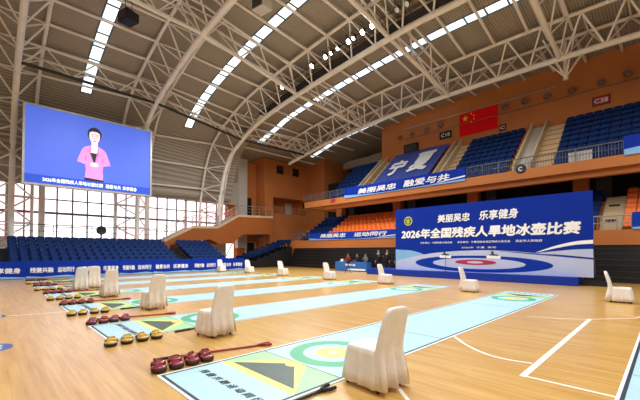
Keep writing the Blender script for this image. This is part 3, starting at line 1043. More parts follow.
def stand_banner(name, X, y0, y1, z0, z1, label, m, prints, words, group):
    """hung banner facing the court: y0 > y1"""
    t = thing(name, label, 'banner', (X, y0, z0), group=group)
    w, h = y0 - y1, z1 - z0
    b = MB(); b.box((0, -w, 0), (.03, 0, h)); b.obj('sheet', M[m], t)
    p = Plane((0, 0, 0), (0, -1, 0), (0, 0, 1))
    for (pts, mm) in prints:
        poly('wave_print', p, [(x * w, y * h) for x, y in pts], .004, mm, t)
    for (x0, x1, a, c, s) in words:
        text('lettering', p, s, x0 * w, x1 * w, a * h, c * h, .008, 'bd_white', t, .03, .15)
    return t
wave = [([(0, 0), (1, 0), (1, .16), (.8, .1), (.6, .05), (.4, .05), (.2, .12), (0, .3)], 'bd_sky'),
        ([(.78, .08), (.9, .22), (1, .3), (1, .42), (.88, .28)], 'bd_white')]
stand_banner('stand_banner', XL - .06, 25.75, 15.2, 2.72, 3.42, 'long blue slogan banner on the lower stand rail under the orange seats', 'ban_blue', wave,
             [(.15, .47, .3, .85, '美丽吴忠'), (.56, .9, .3, .85, '运动同行')], 'slogan banners on the stand rails')
stand_banner('stand_banner', XL - .06, 1.32, -3, 2.75, 3.62, 'blue banner on the lower stand rail past the beige steps', 'ban_blue', [([(0, 0), (1, 0), (1, .4), (.3, .2), (0, .12)], 'bd_sky')], [], 'slogan banners on the stand rails')

# folded black bleachers pushed in under the stand
for n, (ya, yb) in enumerate(((28.2, 24.0), (23.95, 19.7), (19.65, 15.4), (15.35, 11.1), (4.0, -.2), (-.25, -4))):
    t = thing('folded_bleacher', 'folded black bleacher under the stand, %s section from the corner' % ORD[n], 'bleacher', (23.0, yb, 0), group='folded bleachers')
    w = ya - yb
    b = MB()
    for q in range(7):
        b.box((.05 + .12 * q, 0, .02 if q == 0 else .3 * q), (1.2, w, .3 * (q + 1) - .05))
    b.obj('stacked_tiers', M['black'], t)
    e = MB()
    for q in range(7):
        e.box((.02 + .12 * q, 0, .3 * (q + 1) - .05), (1.2, w, .3 * (q + 1)))
    e.obj('tier_edge', M['dark_steel'], t)
    for c in range(int(w / .5)):
        s_ = MB(); s_.box((.78, .06 + .5 * c, 2.1), (1.12, .5 + .5 * c - .02, 2.24)); s_.obj('folded_seat', M['black'], t)

# ------------------------------------------------------------------ upper stand
XU = 24.3
NU, DXU, ZU, DZU = 9, .52, 6.5, .47
pts = [(XU, 6.2), (XU, 6.8), (XU + .2, 6.8), (XU + .2, 6.5)]
for q in range(NU):
    pts += [(XU + .25 + DXU * q, ZU + DZU * q), (XU + .25 + DXU * (q + 1), ZU + DZU * q)]
pts += [(29.6, ZU + DZU * (NU - 1)), (29.6, ZU + DZU * (NU - 1) - .9), (XU + 1.0, 6.2)]
b = MB(); b.prism(pts, 'y', -8, 24.4); b.box((XU, 24.4, 6.2), (XU + .3, 27.5, 6.8)); b.box((XU, 27.2, 6.2), (30, 27.5, 6.8))
struct(b.obj('floor_upper_stand', M['orange_wall']))
b = MB()
b.box((XU + .35, -8, 5.85), (XU + .75, 24.4, 6.22))
for y in (25.9, 18.4, 11.2, 4.1, -3):
    b.box((28.1, y - .6, 6.75), (29.2, y + .6, 7.2))
struct(b.obj('trim_balcony_beam', M['orange_wall']))
for n, y in enumerate((25.9, 18.4, 11.2, 4.1, -3)):
    b = MB(); b.box((28.35, y - .42, 4.72), (29.0, y + .42, 8.0))
    tag(b.obj('column', M['orange_wall']), 'orange concourse column between the stands, %s from the corner tower' % ORD[n], 'column', 'orange concourse columns')
    b = MB(); b.box((29.2, y - 1.5, 4.72), (29.4, y - .7, 8.2))
    struct(b.obj('trim_concourse_pier', M['concrete']))
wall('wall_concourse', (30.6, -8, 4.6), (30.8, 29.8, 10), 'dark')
wall('wall_upper', (29.5, -8, 9.4), (29.9, 20.9, 16.4), 'orange_wall')
# bright gap past the end of the upper wall
b = MB(); b.box((33.5, 20.5, 12.35), (34, 34, 13.3)); struct(b.obj('trim_white_beam', M['pale_wall']))
b = MB(); b.add([(35, 19, 10.4), (35, 32, 10.4), (35, 32, 12.6), (35, 19, 12.6)], [(0, 1, 2, 3)]); struct(b.obj('window_15', M['glass']))
wall('wall_gallery', (35.1, 15, 0), (35.3, 34, 14), 'pale_wall')

def upper_spots():
    out = []
    for (y0, n, a, ref) in ((24.1, 7, 'blue upper stand seat by the orange tower', 'the tower end'), (11.3, 8, 'blue upper stand seat below the flag', 'the tarp stairway'),
                            (4.7, 13, 'blue upper stand seat past the pale doorway', 'the doorway stairs')):
        for r in range(NU):
            for c in range(n):
                if a.endswith('tower') and r * .35 + c * .5 < 0:
                    continue
                out.append((XU + .25 + DXU * r + .28, y0 - .5 * c, ZU + DZU * r, '%s, %s row up, %s from %s' % (a, ORD[r], ORD[c], ref)))
    return out
spots = sorted(upper_spots(), key=lambda p: p[0] ** 2 + p[1] ** 2 + p[2] ** 2)
for (x, y, z, lab) in spots[:300]:
    seat('upper_chair', 'seat_blue', x, y, z, -PI / 2, lab, 'blue seats in the upper stand')
if len(spots) > 300:
    b = MB()
    src = SEAT['seat_blue']
    for (x, y, z, lab) in spots[300:]:
        b.add([(v.co.y + x, -v.co.x + y, v.co.z + z) for v in src.vertices], [tuple(p.vertices) for p in src.polygons])
    o = b.obj('upper_chair_mass', M['seat_blue'])
    tag(o, 'mass of the most distant blue seats in the upper stand', 'seats', 'blue seats in the upper stand', 'stuff')

def stairway(y0, y1, label, doorway):
    t = thing('stand_stairway', label, 'stairs', (XU + .3, y0, ZU), group='beige stairways in the upper stand')
    b = MB()
    w = y0 - y1
    for q in range(NU * 2):
        b.box((DXU / 2 * q, -w, -.1 if q == 0 else DZU / 2 * q - .25), (DXU / 2 * (q + 1), -w * .5 if doorway else -w * .45, DZU / 2 * q + .1))
    b.obj('flight', M['beige'], t)
    s_ = MB()
    prof = [(0, 0), (0, .75), (NU * DXU, NU * DZU + .55), (NU * DXU, NU * DZU - .6)]
    s_.prism(prof, 'y', -.14, 0); s_.prism(prof, 'y', -w * .5 + .0, -w * .5 + .14)
    s_.obj('side_wall', M['beige'], t)
    p_ = MB()
    p_.prism([(0, 0), (0, .2), (NU * DXU, NU * DZU + .1), (NU * DXU, NU * DZU - .4)], 'y', -w * .5 + .14, -.14)
    p_.obj('ramp', M['pale_wall'], t)
    if doorway:
        d_ = MB(); d_.box((.02, -w * .5 + .3, -.05), (.05, -.3, .3)); d_.obj('gate', M['pale_wall'], t)
stairway(20.7, 19.2, 'beige stairway at the tower end of the slogan tarp in the upper stand', False)
stairway(13.1, 11.6, 'beige stairway between the slogan tarp and the flag seats in the upper stand', False)
stairway(7.15, 5.0, 'beige stairway with a pale doorway in the upper stand past the flag', True)

# slogan tarp over the upper rows
t = thing('slogan_tarp', 'blue tarp with two big white characters spread over the upper seats', 'tarp', (XU + .3, 18.9, 7.3))
ux, uz = 4.5, 3.85
L_ = math.hypot(ux, uz)
tp = Plane((0, 0, 0), (0, -1, 0), (ux / L_, 0, uz / L_))
b = MB()
NX, NY = 12, 9
vs = [tp.at(5.5 * i / NX, L_ * j / NY, .05 * math.sin(i * 1.3) * math.sin(j * 1.1)) for j in range(NY + 1) for i in range(NX + 1)]
b.add(vs, [(j * (NX + 1) + i, j * (NX + 1) + i + 1, (j + 1) * (NX + 1) + i + 1, (j + 1) * (NX + 1) + i) for j in range(NY) for i in range(NX)])
b.obj('sheet', M['tarp'], t, smooth=True)
text('lettering', tp, '宁', .75, 2.45, 1.6, 4.3, .09, 'bd_white', t, .05)
text('lettering', tp, '夏', 3.0, 4.9, 1.6, 5.0, .09, 'bd_white', t, .05)
stand_banner('stand_banner', XU - .08, 21.45, 10.05, 6.62, 7.56, 'big blue slogan banner on the upper stand rail below the tarp', 'ban_deep', wave,
             [(.14, .5, .2, .72, '美丽吴忠'), (.56, .9, .2, .78, '融爱与共')], 'slogan banners on the stand rails')
stand_banner('stand_banner', XU - .08, 1.62, -4, 6.72, 7.75, 'blue banner on the upper stand rail beyond the grey railing, at the frame edge', 'ban_deep',
             [([(0, 0), (1, 0), (1, .8), (.3, .45), (0, .3)], 'bd_sky')], [], 'slogan banners on the stand rails')
railing([(XU + .1, 10.0, 6.8), (XU + .1, 1.65, 6.8)], .75, 'grey railing with thin balusters along the upper stand front', gap=1.0, infill=True, m='grey_steel')
railing([(XU + .1, 27.4, 6.82), (XU + .1, 21.55, 6.82)], .75, 'grey railing at the tower end of the upper stand front', gap=1.0, infill=True, m='grey_steel')
# pale board behind the railing
b = MB(); b.box((XU + .22, 3.0, 6.82), (XU + .26, 4.1, 7.4)); tag(b.obj('notice_board', M['pale_wall']), 'pale blank board tied behind the upper stand railing', 'board')

# flag and fixtures on the upper wall
XF = 29.42
t = thing('national_flag', 'red flag with five gold stars hanging on the orange upper wall', 'flag', (XF, 12.65, 11.55))
fp = Plane((0, 0, 0), (0, -1, 0), (0, 0, 1))
w, h = 3.1, 1.95
NX, NY = 16, 4
vs = [fp.at(w * i / NX, h * j / NY, .03 + .025 * math.sin(i * 1.1)) for j in range(NY + 1) for i in range(NX + 1)]
b = MB(); b.add(vs, [(j * (NX + 1) + i, j * (NX + 1) + i + 1, (j + 1) * (NX + 1) + i + 1, (j + 1) * (NX + 1) + i) for j in range(NY) for i in range(NX)])
b.obj('cloth', M['flag_red'], t, smooth=True)
def star(cx, cy, r, rot):
    return [(cx + (r if k % 2 == 0 else r * .382) * math.sin(rot + k * PI / 5), cy + (r if k % 2 == 0 else r * .382) * math.cos(rot + k * PI / 5)) for k in range(10)]
poly('large_star', fp, star(w / 6, h * .75, h * .15, 0), .07, 'flag_gold', t)
for (gx, gy) in ((10, 2), (12, 4), (12, 7), (10, 9)):
    x, y = gx * w / 30, h - gy * h / 20
    poly('small_star', fp, star(x, y, h * .05, math.atan2(w / 6 - x, h * .75 - y)), .07, 'flag_gold', t)
def wall_sign(y0, y1, z0, z1, s, label, red):
    t = thing('section_sign', label, 'sign', (XF, y0, z0), group='section signs on the upper wall')
    p = Plane((0, 0, 0), (0, -1, 0), (0, 0, 1))
    b = MB(); b.box((0, -(y0 - y1), 0), (.06, 0, z1 - z0)); b.obj('board', M['black'], t)
    ww, hh = y0 - y1, z1 - z0
    if red:
        poly('red_print', p, [(.05, .05), (ww - .05, .05), (ww - .05, hh - .05), (.05, hh - .05)], .005, 'sign_red', t)
    text('lettering', p, s, .12 * ww, .88 * ww, .25 * hh, .75 * hh, .01, 'sign_white', t, .03)
wall_sign(14.5, 13.4, 11.75, 12.4, 'C18', 'small black section sign on the orange wall beside the flag', False)
wall_sign(9.45, 8.95, 11.25, 11.75, 'C', 'small dark section sign at the lower flag corner', False)
wall_sign(3.55, 2.6, 11.45, 12.05, 'C38', 'small red section sign on the orange wall under the round fixtures', True)
for n, (y, z) in enumerate(((18.6, 12.9), (17.3, 12.95), (15.8, 13.0), (14.4, 13.1), (9.0, 13.1), (7.6, 13.1), (6.13, 13.0), (4.64, 12.94), (3.05, 12.94), (1.7, 13.04))):
    t = thing('round_wall_vent', 'round wall vent in the row beside the flag, %s from the wall end' % ORD[n], 'vent', (XF, y, z), group='round vents on the upper wall')
    t.rotation_euler = (0, -PI / 2, 0)
    b = MB()
    b.lathe([(.17, -.05), (.25, .04), (.25, .09), (.19, .1), (.17, .04)], 18)
    b.obj('ring', M['grey_steel'], t, smooth=True)
    b = MB(); b.lathe([(.15, .0), (.15, .06), (.06, .1)], 14); b.obj('core', M['orange_dark'], t)
b = MB(); b.box((29.2, 16.65, 11.25), (29.5, 18.1, 12.0)); o = tag(b.obj('wall_speaker', M['black']), 'black loudspeaker box on the orange wall above the slogan tarp', 'loudspeaker')
b = MB(); b.box((29.17, 16.75, 11.35), (29.2, 18.0, 11.9)); b.obj('grille', M['dark_steel'], o)
o = bar('wall_pipe', (29.35, 18.3, 13.6), (29.35, 5.5, 13.55), .045, M['rail']); tag(o, 'pale pipe running along the orange wall above the flag', 'pipe')
o = bar('wall_pipe', (29.38, 18.3, 12.6), (29.38, -3, 12.6), .025, M['grey_steel']); tag(o, 'thin cable pipe along the row of round vents', 'pipe')
t = thing('round_sign', 'round black sign on the upper stand front below the last beige stairway', 'sign', (XU - .02, 6.55, 6.85))
p = Plane((0, 0, 0), (0, -1, 0), (0, 0, 1))
poly('disc', p, ell(0, 0, .3, .3, 28), .01, 'black', t)
b = MB(); b.lathe([(.3, -.03), (.3, .0)], 28); o = b.obj('rim', M['black'], t); o.rotation_euler = (0, -PI / 2, 0)
text('lettering', p, 'C', -.15, .09, -.14, .14, .025, 'sign_white', t, .04)
b = MB(); b.box((XU - .02, 23.3, 6.4), (XU + .02, 22.7, 6.75)); tag(b.obj('small_red_notice', M['sign_red']), 'small red notice on the balcony front by the tower', 'sign')
# ------------------------------------------------------------------ backdrop and platform
b = MB(); b.box((19.45, 3.0, 0), (21.3, 15.1, .4))
o = tag(b.obj('stage_platform', M['carpet']), 'low blue carpeted platform along the foot of the big backdrop', 'platform')
b = MB(); b.box((20.1, 1.9, 0), (21.2, 2.95, .2)); tag(b.obj('stage_step', M['black']), 'low black step at the end of the blue platform', 'step')
XB, YB0 = 19.9, 13.0
BW, BH0, BH1 = 10.56, .405, 4.42
bd = thing('backdrop_banner', 'big blue event backdrop with white title and printed curling rings', 'backdrop', (XB, YB0, 0))
b = MB(); b.box((.0, -BW, BH0), (.06, 0, BH1)); b.obj('panel', M['bd_blue'], bd)
for q in range(6):
    bar('frame_post', (.14, -BW * q / 5 + (.1 if q == 5 else -.1 if q == 0 else 0), .42), (.14, -BW * q / 5 + (.1 if q == 5 else -.1 if q == 0 else 0), BH1 - .05), .05, M['grey_steel'], bd, 6)
    bar('frame_brace', (.14, -BW * q / 5 + (.1 if q == 5 else -.1 if q == 0 else 0), 2.6), (1.2, -BW * q / 5 + (.1 if q == 5 else -.1 if q == 0 else 0), .46), .04, M['grey_steel'], bd, 6)
p = Plane((0, 0, 0), (0, -1, 0), (0, 0, 1))
def bpts(pts):
    return [(YB0 - y, z) for y, z in pts]
def curve(pts, n=10):
    P = [Vector(q) for q in pts]
    out = []
    for i in range(len(P) - 1):
        p0, p1, p2, p3 = P[max(i - 1, 0)], P[i], P[i + 1], P[min(i + 2, len(P) - 1)]
        for k in range(n):
            t = k / n
            out.append(tuple(0.5 * ((2 * p1) + (p2 - p0) * t + (2 * p0 - 5 * p1 + 4 * p2 - p3) * t * t + (3 * p1 - p0 - 3 * p2 + p3) * t ** 3)))
    out.append(tuple(P[-1]))
    return out
def band(name, upper, lower, h, m):
    a, c = curve(bpts(upper)), curve(bpts(lower))
    n = min(len(a), len(c))
    vs = [p.at(x, y, h) for x, y in a[:n]] + [p.at(x, y, h) for x, y in c[:n]]
    link(name, me_from(name, vs, [(k, k + 1, n + k + 1, n + k) for k in range(n - 1)], m), bd)
E_ = YB0 - BW + .01
band('swoosh_print', [(12.99, 1.74), (11.9, 1.68), (11.3, 1.55), (10.9, 1.42)], [(12.99, .9), (11.9, 1.1), (11.3, 1.25), (10.9, 1.4)], .004, 'bd_sky')
band('ice_print', [(12.99, .98), (10.47, 1.48), (8, 1.66), (5.91, 1.62), (E_, 1.28)], [(12.99, BH0), (10.47, BH0), (8, BH0), (5.91, BH0), (E_, BH0)], .006, 'bd_ice')
band('seam_print', [(6.4, 1.62), (5.0, 1.52), (E_, 1.3)], [(6.4, 1.6), (5.0, 1.47), (E_, 1.23)], .008, 'bd_blue')
band('swoosh_print', [(4.75, 1.55), (3.9, 1.88), (3.1, 2.08), (E_, 2.14)], [(4.75, 1.54), (3.9, 1.76), (3.1, 1.92), (E_, 1.96)], .008, 'bd_white')
band('swoosh_print', [(4.6, 1.54), (3.9, 1.62), (3.1, 1.7), (E_, 1.72)], [(4.6, 1.5), (3.9, 1.46), (3.1, 1.38), (E_, 1.31)], .008, 'bd_ice')
cxr = YB0 - 7.75
poly('ring_print', p, ell(cxr, .90, 3.75, .47, 64), .010, 'bd_mid', bd)
poly('ring_print', p, ell(cxr, .92, 2.55, .31, 64), .012, 'bd_ice', bd)
poly('ring_print', p, ell(cxr, .99, 1.15, .155, 48), .014, 'bd_red', bd)
poly('ring_print', p, ell(cxr, .99, .46, .065, 32), .016, 'bd_ice', bd)
for cy_ in (9.5, 6.75):
    x = YB0 - cy_
    poly('stone_print', p, [(x - .34, 1.22), (x + .34, 1.2), (x + .38, 1.3), (x + .3, 1.38), (x - .3, 1.4), (x - .38, 1.32)], .018, 'bd_white', bd)
    poly('stone_handle_print', p, [(x - .22, 1.38), (x + .24, 1.36), (x + .26, 1.43), (x + .05, 1.45), (x - .02, 1.62), (x - .14, 1.62), (x - .1, 1.45), (x - .24, 1.44)], .020, 'print_ink', bd)
def btext(s, ya, yb, z0, z1, bold=.03, sh=0.0, name='lettering'):
    text(name, p, s, YB0 - ya, YB0 - yb, z0, z1, .02, 'bd_white', bd, bold, sh)
btext('美丽吴忠', 9.98, 8.02, 3.36, 3.86, .03, .1)
btext('乐享健身', 7.5, 5.5, 3.36, 3.9, .03, .1)
btext('2026年全国残疾人旱地冰壶比赛', 12.55, 2.88, 2.42, 3.06, .045, .1)
btext('主办单位：中国残疾人联合会', 11.15, 9.05, 2.09, 2.21, .01)
btext('承办单位：宁夏回族自治区残疾人联合会', 8.75, 5.9, 2.09, 2.21, .01)
btext('吴忠市人民政府', 5.65, 4.45, 2.09, 2.22, .01)
btext('2026年  宁夏  吴忠', 8.5, 6.6, 1.78, 1.88, .005)
ex, ez = YB0 - 12.02, 3.6
poly('emblem', p, ell(ex, ez, .3, .3, 32), .008, 'emblem_gold', bd)
poly('emblem_core', p, ell(ex, ez, .23, .23, 32), .012, 'emblem_green', bd)
poly('emblem_mark', p, [(ex + x * .2, ez + y * .2) for x, y in star(0, 0, 1, 0)], .016, 'emblem_gold', bd)
poly('emblem_mark', p, [(ex - .05, ez - .16), (ex + .05, ez - .16), (ex + .03, ez + .02), (ex - .03, ez + .02)], .018, 'emblem_gold', bd)

# microphone stand on the platform
t = thing('microphone_stand', 'thin black microphone stand on the platform before the printed rings', 'microphone stand', (19.65, 9.38, .4))
b = MB(); b.lathe([(.14, 0), (.14, .02), (.03, .04)], 16); b.obj('base', M['black'], t)
bar('pole', (0, 0, .03), (0, 0, .85), .014, M['black'], t, 8)
bar('boom', (0, 0, .85), (-.1, -.12, .98), .012, M['black'], t, 8)
b = MB(); b.tube([(-.1, -.12, .98), (-.13, -.16, 1.02), (-.17, -.2, 1.06)], [.018, .03, .022], 8); b.obj('microphone', M['black'], t, smooth=True)

# judges' table by the stand
t = thing('cloth_table', 'blue cloth-covered officials table below the lower stand banner', 'table', (21.55, 18.2, 0))
b = MB()
b.box((-.3, -1.65, .72), (.3, 1.65, .75)); b.obj('tabletop', M['table_blue'], t)
def rect_ring(z, k, dx):
    out = []
    for i in range(60):
        a = 2 * PI * i / 60
        x, y = math.cos(a), math.sin(a)
        m_ = max(abs(x), abs(y))
        wv = 1 + dx * math.sin(i * 2.2)
        out.append((x / m_ * .32 * k * wv, y / m_ * 1.68 * (k * .99 + .01) * (1 + dx * .15 * math.sin(i * 2.2)), z))
    return out
b = MB(); b.loft([rect_ring(.03, 1.02, .05), rect_ring(.4, 1.01, .03), rect_ring(.76, 1.0, 0)], False, True)
cl = b.obj('cloth_skirt', M['table_blue'], t)
tpn = Plane((-.36, 0, 0), (0, -1, 0), (0, 0, 1))
poly('white_band_print', tpn, [(-.2, .08), (1.6, .08), (1.6, .22), (-.2, .22)], .0, 'bd_white', t)
text('lettering', tpn, '残健共融', -.5, .6, .42, .6, .0, 'bd_white', t, .03)
for q, (x, y) in enumerate(((0, 1.2), (0, -1.0))):
    b = MB(); b.box((21.5 + x - .1, 18.2 + y - .14, .76), (21.5 + x + .1, 18.2 + y + .14, .79)); b.box((21.5 + x + .09, 18.2 + y - .14, .78), (21.5 + x + .11, 18.2 + y + .14, .98))
    tag(b.obj('laptop', M['print_white' if q == 0 else 'black']), 'pale open laptop at the tower end of the blue table' if q == 0 else 'black open laptop at the backdrop end of the blue table', 'laptop')

# ------------------------------------------------------------------ people
def skin_mesh(name, verts, edges, radii, m, root=0, sub=1, parent=None):
    me = bpy.data.meshes.new(name)
    me.from_pydata([tuple(v) for v in verts], edges, [])
    o = bpy.data.objects.new(name, me)
    COL.objects.link(o)
    md = o.modifiers.new('s', 'SKIN')
    for i, v in enumerate(me.skin_vertices[0].data):
        r = radii[i]
        v.radius = r if isinstance(r, tuple) else (r, r)
        v.use_root = (i == root)
    sb = o.modifiers.new('u', 'SUBSURF')
    sb.levels = sb.render_levels = sub
    dg = bpy.context.evaluated_depsgraph_get()
    m2 = bpy.data.meshes.new_from_object(o.evaluated_get(dg))
    bpy.data.objects.remove(o)
    m2.materials.clear()
    m2.materials.append(M[m])
    for q in m2.polygons:
        q.use_smooth = True
        q.material_index = 0
    m2.name = name
    return link(name, m2, parent)

def person(loc, rz, label, pose, top_m, leg_m, hold=None):
    """figure facing -Y; pose 'stand' or 'sit'"""
    t = thing('person', label, 'person', loc, rz)
    sit = pose == 'sit'
    hz = .58 if sit else .92
    V, Ed, Rr = [], [], []
    def add(v, r, frm=None):
        V.append(Vector(v)); Rr.append(r)
        if frm is not None:
            Ed.append((frm, len(V) - 1))
        return len(V) - 1
    pel = add((0, 0, hz), (.15, .11))
    wai = add((0, 0, hz + .2), (.14, .10), pel)
    che = add((0, .0, hz + .4), (.17, .11), wai)
    nec = add((0, 0, hz + .58), (.06, .06), che)
    hd0 = add((0, -.02, hz + .68), (.075, .085), nec)
    hd1 = add((0, -.02, hz + .78), (.08, .095), hd0)
    hd2 = add((0, -.01, hz + .85), (.055, .065), hd1)
    nose = None
    arms, legs = {}, {}
    for s_ in (-1, 1):
        sh = add((s_ * .19, 0, hz + .5), .058, che)
        if sit:
            el, wr = (s_ * .25, -.12, hz + .25), (s_ * .12, -.36, hz + .27)
        elif hold == s_:
            el, wr = (s_ * .25, -.02, hz + .24), (s_ * .18, -.26, hz + .32)
        else:
            el, wr = (s_ * .25, .03, hz + .23), (s_ * .24, -.05, hz - .02)
        e_ = add(el, .045, sh)
        w_ = add(wr, .03, e_)
        d = (Vector(wr) - Vector(el)).normalized()
        pm = add(Vector(wr) + d * .07, (.035, .02), w_)
        for f_ in range(4):
            k1 = add(Vector(V[pm]) + d * .045 + Vector((s_ * (.012 - f_ * .004), (f_ - 1.5) * .016, -.008)), .009, pm)
            add(Vector(V[k1]) + d * (.035 + .008 * (f_ in (1, 2))) + Vector((-s_ * .01, 0, -.012)), .008, k1)
        k1 = add(Vector(wr) + d * .045 + Vector((-s_ * .015, -.035, .0)), .01, w_)
        add(Vector(V[k1]) + d * .035 + Vector((0, -.012, -.005)), .009, k1)
        arms[s_] = (V[sh], Vector(el), Vector(wr))
        if sit:
            hp, kn, an, to = (s_ * .1, 0, hz - .02), (s_ * .13, -.42, hz + .0), (s_ * .13, -.4, .09), (s_ * .14, -.6, .04)
        else:
            hp, kn, an, to = (s_ * .1, 0, hz - .06), (s_ * .11, -.02, .5), (s_ * .12, .02, .09), (s_ * .13, -.16, .04)
        h_ = add(hp, .085, pel)
        k_ = add(kn, .06, h_)
        a_ = add(an, .04, k_)
        add(to, .035, a_)
        legs[s_] = (Vector(hp), Vector(kn), Vector(an), Vector(to))
    skin_mesh('body', V, Ed, Rr, 'skin', 0, 1, t)
    # clothes
    V2 = [Vector((0, 0, hz - .12)), Vector((0, 0, hz + .2)), Vector((0, 0, hz + .4)), Vector((0, 0, hz + .6))]
    R2 = [(.2, .16), (.19, .15), (.215, .155), (.085, .085)]
    E2 = [(0, 1), (1, 2), (2, 3)]
    for s_ in (-1, 1):
        a, e_, w_ = arms[s_]
        i = len(V2)
        V2 += [a, e_, w_ + (w_ - e_) * .05]; R2 += [.085, .065, .05]; E2 += [(2, i), (i, i + 1), (i + 1, i + 2)]
    skin_mesh('jacket', V2, E2, R2, top_m, 0, 1, t)
    V3, R3, E3 = [Vector((0, 0, hz + .12))], [(.175, .14)], []
    for s_ in (-1, 1):
        h_, k_, a_, to = legs[s_]
        i = len(V3)
        V3 += [h_, k_, a_ + (a_ - k_) * .04]; R3 += [.11, .085, .065]; E3 += [(0, i), (i, i + 1), (i + 1, i + 2)]
    skin_mesh('trousers', V3, E3, R3, leg_m, 0, 1, t)
    for s_ in (-1, 1):
        a_, to = legs[s_][2], legs[s_][3]
        b = MB(); b.tube([a_ + Vector((0, .05, -.04)), a_ + Vector((0, -.04, -.035)), to + Vector((0, 0, -.005))], [.042, .05, .04], 10)
        b.obj('shoe', M['black'], t, smooth=True)
    # hair cap and face
    hc = Vector((0, -.005, hz + .81))
    b = MB()
    rings = []
    for j in range(7):
        ph = PI / 2 * j / 6
        rings.append([hc + Vector((.098 * math.cos(ph) * math.cos(2 * PI * k / 16), .02 + .112 * math.cos(ph) * math.sin(2 * PI * k / 16), -.02 + .105 * math.sin(ph) + (-.05 if math.sin(2 * PI * k / 16) > 0.1 and j == 0 else 0))) for k in range(16)])
    b.loft(rings)
    b.obj('hair', M['hair'], t, smooth=True)
    b = MB()
    fy = -.112
    for s_ in (-1, 1):
        b.lathe([(.012, -.004), (.012, .004)], 8, (s_ * .032, fy + .012, hz + .775))
    b.obj('eyes', M['black'], t)
    b = MB(); b.tube([(0, fy + .012, hz + .775), (0, fy - .012, hz + .735), (0, fy + .012, hz + .73)], [.008, .014, .008], 6); b.obj('nose', M['skin'], t)
    b = MB(); b.box((-.025, fy + .005, hz + .695), (.025, fy + .02, hz + .703)); b.obj('mouth', M['cloth_red'], t)
    b = MB()
    for s_ in (-1, 1):
        b.tube([(s_ * .083, -.01, hz + .74), (s_ * .095, .0, hz + .765), (s_ * .085, .01, hz + .785)], [.01, .016, .01], 6)
    b.obj('ears', M['skin'], t)
    return t
FACE = -PI / 2                                                # facing the court (-X)
def stool(x, y, label):
    t = thing('office_chair', label, 'chair', (x, y, 0), FACE, 'chairs behind the officials table')
    b = MB(); b.box((-.21, -.2, .4), (.21, .22, .44)); b.obj('seat', M['black'], t)
    b = MB(); b.box((-.2, .24, .5), (.2, .28, .85)); b.obj('backrest', M['black'], t)
    for x_ in (-.18, .18):
        for y_ in (-.17, .26):
            bar('leg', (x_, y_, 0), (x_, y_, .42 if y_ < 0 else .7), .014, M['dark_steel'], t, 6)
for y, lab, c in ((19.5, 'person in a red jacket seated at the tower end of the blue table', 'cloth_red'), (18.5, 'person in dark clothes seated at the middle of the blue table', 'cloth_dark'), (17.6, 'person in a grey jacket seated at the backdrop end of the blue table', 'cloth_grey')):
    stool(22.5, y, 'black office chair behind the blue table, under the person in %s' % lab.split(' in ')[1].split(' seated')[0].replace('a ', ''))
    person((22.5, y, 0), FACE, lab, 'sit', c, 'cloth_dark')
person((21.75, 15.75, 0), FACE + .3, 'person in dark clothes standing between the blue table and the backdrop edge, hand raised', 'stand', 'cloth_dark', 'cloth_dark', 1)
person((21.9, 15.05, 0), FACE, 'person in dark clothes standing beside the backdrop, second from the table, holding a paper', 'stand', 'cloth_dark', 'cloth_dark', -1)
person((22.0, 14.2, 0), FACE - .2, 'person in dark clothes standing half behind the backdrop edge', 'stand', 'cloth_dark', 'cloth_dark')

# camera tripod before the table
t = thing('camera_tripod', 'small black camera on a tripod standing before the blue table', 'tripod', (19.6, 16.95, 0))
for k in range(3):
    a = k * 2 * PI / 3 + .5
    bar('leg', (0, 0, .55), (.28 * math.cos(a), .28 * math.sin(a), 0), .018, M['black'], t, 6)
bar('column', (0, 0, .5), (0, 0, .72), .02, M['black'], t, 6)
b = MB(); b.box((-.1, -.06, .72), (.1, .06, .86)); b.obj('camera_body', M['black'], t)
b = MB(); b.tube([(-.1, 0, .79), (-.2, 0, .79)], [.04, .045], 12); b.obj('lens', M['black'], t)

